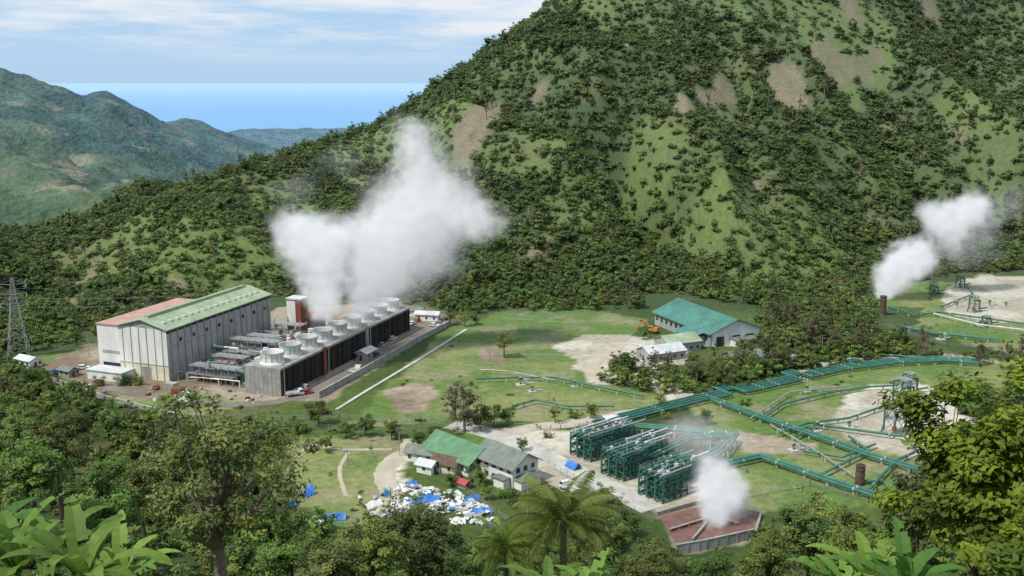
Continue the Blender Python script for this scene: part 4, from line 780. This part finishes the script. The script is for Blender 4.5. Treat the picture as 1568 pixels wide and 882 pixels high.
main=[(489,488,18,372,1.2),(495,468,26,374,1.1),(497,440,34,376,1.1),(494,405,42,378,1.0),(480,372,44,380,1.0),(452,355,38,380,.9),(432,345,28,380,.6),(522,370,42,385,.95),(540,485,18,400,.9),(552,462,26,402,1),(565,435,36,402,1),(577,402,44,402,1),(590,370,48,402,1.0),(605,335,46,402,1),
 (588,468,18,425,.9),(605,440,28,420,.75),(640,335,44,405,1.0),(650,290,42,405,1.0),(642,245,36,405,.9),(636,208,30,405,.65),(632,184,22,405,.35),(690,320,44,405,.9),(726,338,38,405,.75),(746,345,30,405,.4),(550,355,30,395,.6),(640,385,44,410,.6),(675,372,40,410,.45),(650,425,46,415,.26),(700,405,42,415,.24),(565,300,36,395,.24),(470,295,34,390,.28),(435,290,30,390,.28),(705,265,36,405,.38),(545,240,38,400,.25),(500,250,36,400,.24),(785,330,38,405,.24),(625,445,40,412,.26),(520,470,34,380,.26),(600,215,36,405,.24),(690,225,32,405,.23),(415,390,32,385,.2),(600,285,36,400,.35)]
steam('steam_plume',main,112,.18)
steam('steam_plume',[(1353,450,14,508,1.1),(1362,434,22,508,1.1),(1373,415,28,508,1.1),(1388,396,30,508,1.1),(1408,392,26,508,1),(1350,415,18,508,.6),(1425,402,18,508,.8),(1425,332,26,520,1.1),(1450,345,28,520,1),(1475,330,28,520,1.1),(1497,314,24,520,.9),(1508,345,28,525,.45),(1470,372,30,525,.4),(1520,385,30,525,.3),(1480,405,28,525,.26),(1540,320,30,525,.27),(1450,378,24,520,.5),(1560,300,34,530,.24),(1440,420,24,515,.25)],80,.24)
steam('steam_plume',[(1092,805,18,237,1.2),(1097,785,26,238,1.2),(1105,760,34,239,1.1),(1085,742,30,240,1.0),(1118,738,28,240,1.0),(1100,718,24,240,.8),(1130,762,22,240,.6),(1085,700,28,242,.36),(1055,678,36,246,.36),(1100,668,36,246,.4),(1035,655,30,250,.34),(1130,680,30,246,.36),(1150,775,22,240,.3),(1070,640,30,250,.28)],70,.32)
# ---------------------------------------------------------------- light, world, camera
sv=Vector((-.62,-.42,1.05)).normalized(); el=math.asin(sv.z); az=math.atan2(sv.x,sv.y)
ld=bpy.data.lights.new('sun','SUN'); ld.energy=4.0; ld.angle=math.radians(.5); ld.color=(1,.96,.9); lo=link(bpy.data.objects.new('sun',ld)); lo.rotation_euler=sv.to_track_quat('Z','Y').to_euler()
w=bpy.data.worlds.new('World'); sc.world=w; w.use_nodes=True; N=w.node_tree.nodes; L=w.node_tree.links; bg=N['Background']; bg.inputs['Strength'].default_value=.125
sk=N.new('ShaderNodeTexSky'); sk.sky_type='NISHITA'; sk.sun_disc=False; sk.sun_elevation=el; sk.sun_rotation=az; sk.altitude=300; sk.dust_density=.6; sk.ozone_density=2
tc=N.new('ShaderNodeTexCoord'); mp=N.new('ShaderNodeMapping'); mp.inputs['Scale'].default_value=(4,4,34); L.new(tc.outputs['Generated'],mp.inputs[0])
n=N.new('ShaderNodeTexNoise'); n.inputs['Scale'].default_value=1.6; n.inputs['Detail'].default_value=9; n.inputs['Roughness'].default_value=.58; L.new(mp.outputs[0],n.inputs['Vector'])
sp=N.new('ShaderNodeSeparateXYZ'); L.new(tc.outputs['Generated'],sp.inputs[0])
r1=N.new('ShaderNodeMapRange'); r1.inputs[1].default_value=.42; r1.inputs[2].default_value=.62; L.new(n.outputs[0],r1.inputs[0])
r2=N.new('ShaderNodeMapRange'); r2.inputs[1].default_value=.014; r2.inputs[2].default_value=.05; L.new(sp.outputs['Z'],r2.inputs[0])
mm=N.new('ShaderNodeMath'); mm.operation='MULTIPLY'; L.new(r1.outputs[0],mm.inputs[0]); L.new(r2.outputs[0],mm.inputs[1])
tint=N.new('ShaderNodeMix'); tint.data_type='RGBA'; tint.inputs[0].default_value=.9; L.new(sk.outputs[0],tint.inputs[6]); tint.inputs[7].default_value=(3.5,5.2,7.2,1)
mx=N.new('ShaderNodeMix'); mx.data_type='RGBA'; L.new(mm.outputs[0],mx.inputs[0]); L.new(tint.outputs[2],mx.inputs[6]); mx.inputs[7].default_value=(6.5,6.9,7.3,1)
L.new(mx.outputs[2],bg.inputs['Color'])
cd=bpy.data.cameras.new('camera'); cd.sensor_width=36; cd.lens=36*F/1568; cd.clip_start=.5; cd.clip_end=400000; co=link(bpy.data.objects.new('camera',cd)); co.location=(0,0,H); co.rotation_euler=(math.pi/2-TH,0,0); sc.camera=co
sc.view_settings.view_transform='Standard'; sc.view_settings.look='None'; sc.view_settings.exposure=0
print('done',len(bpy.data.objects))
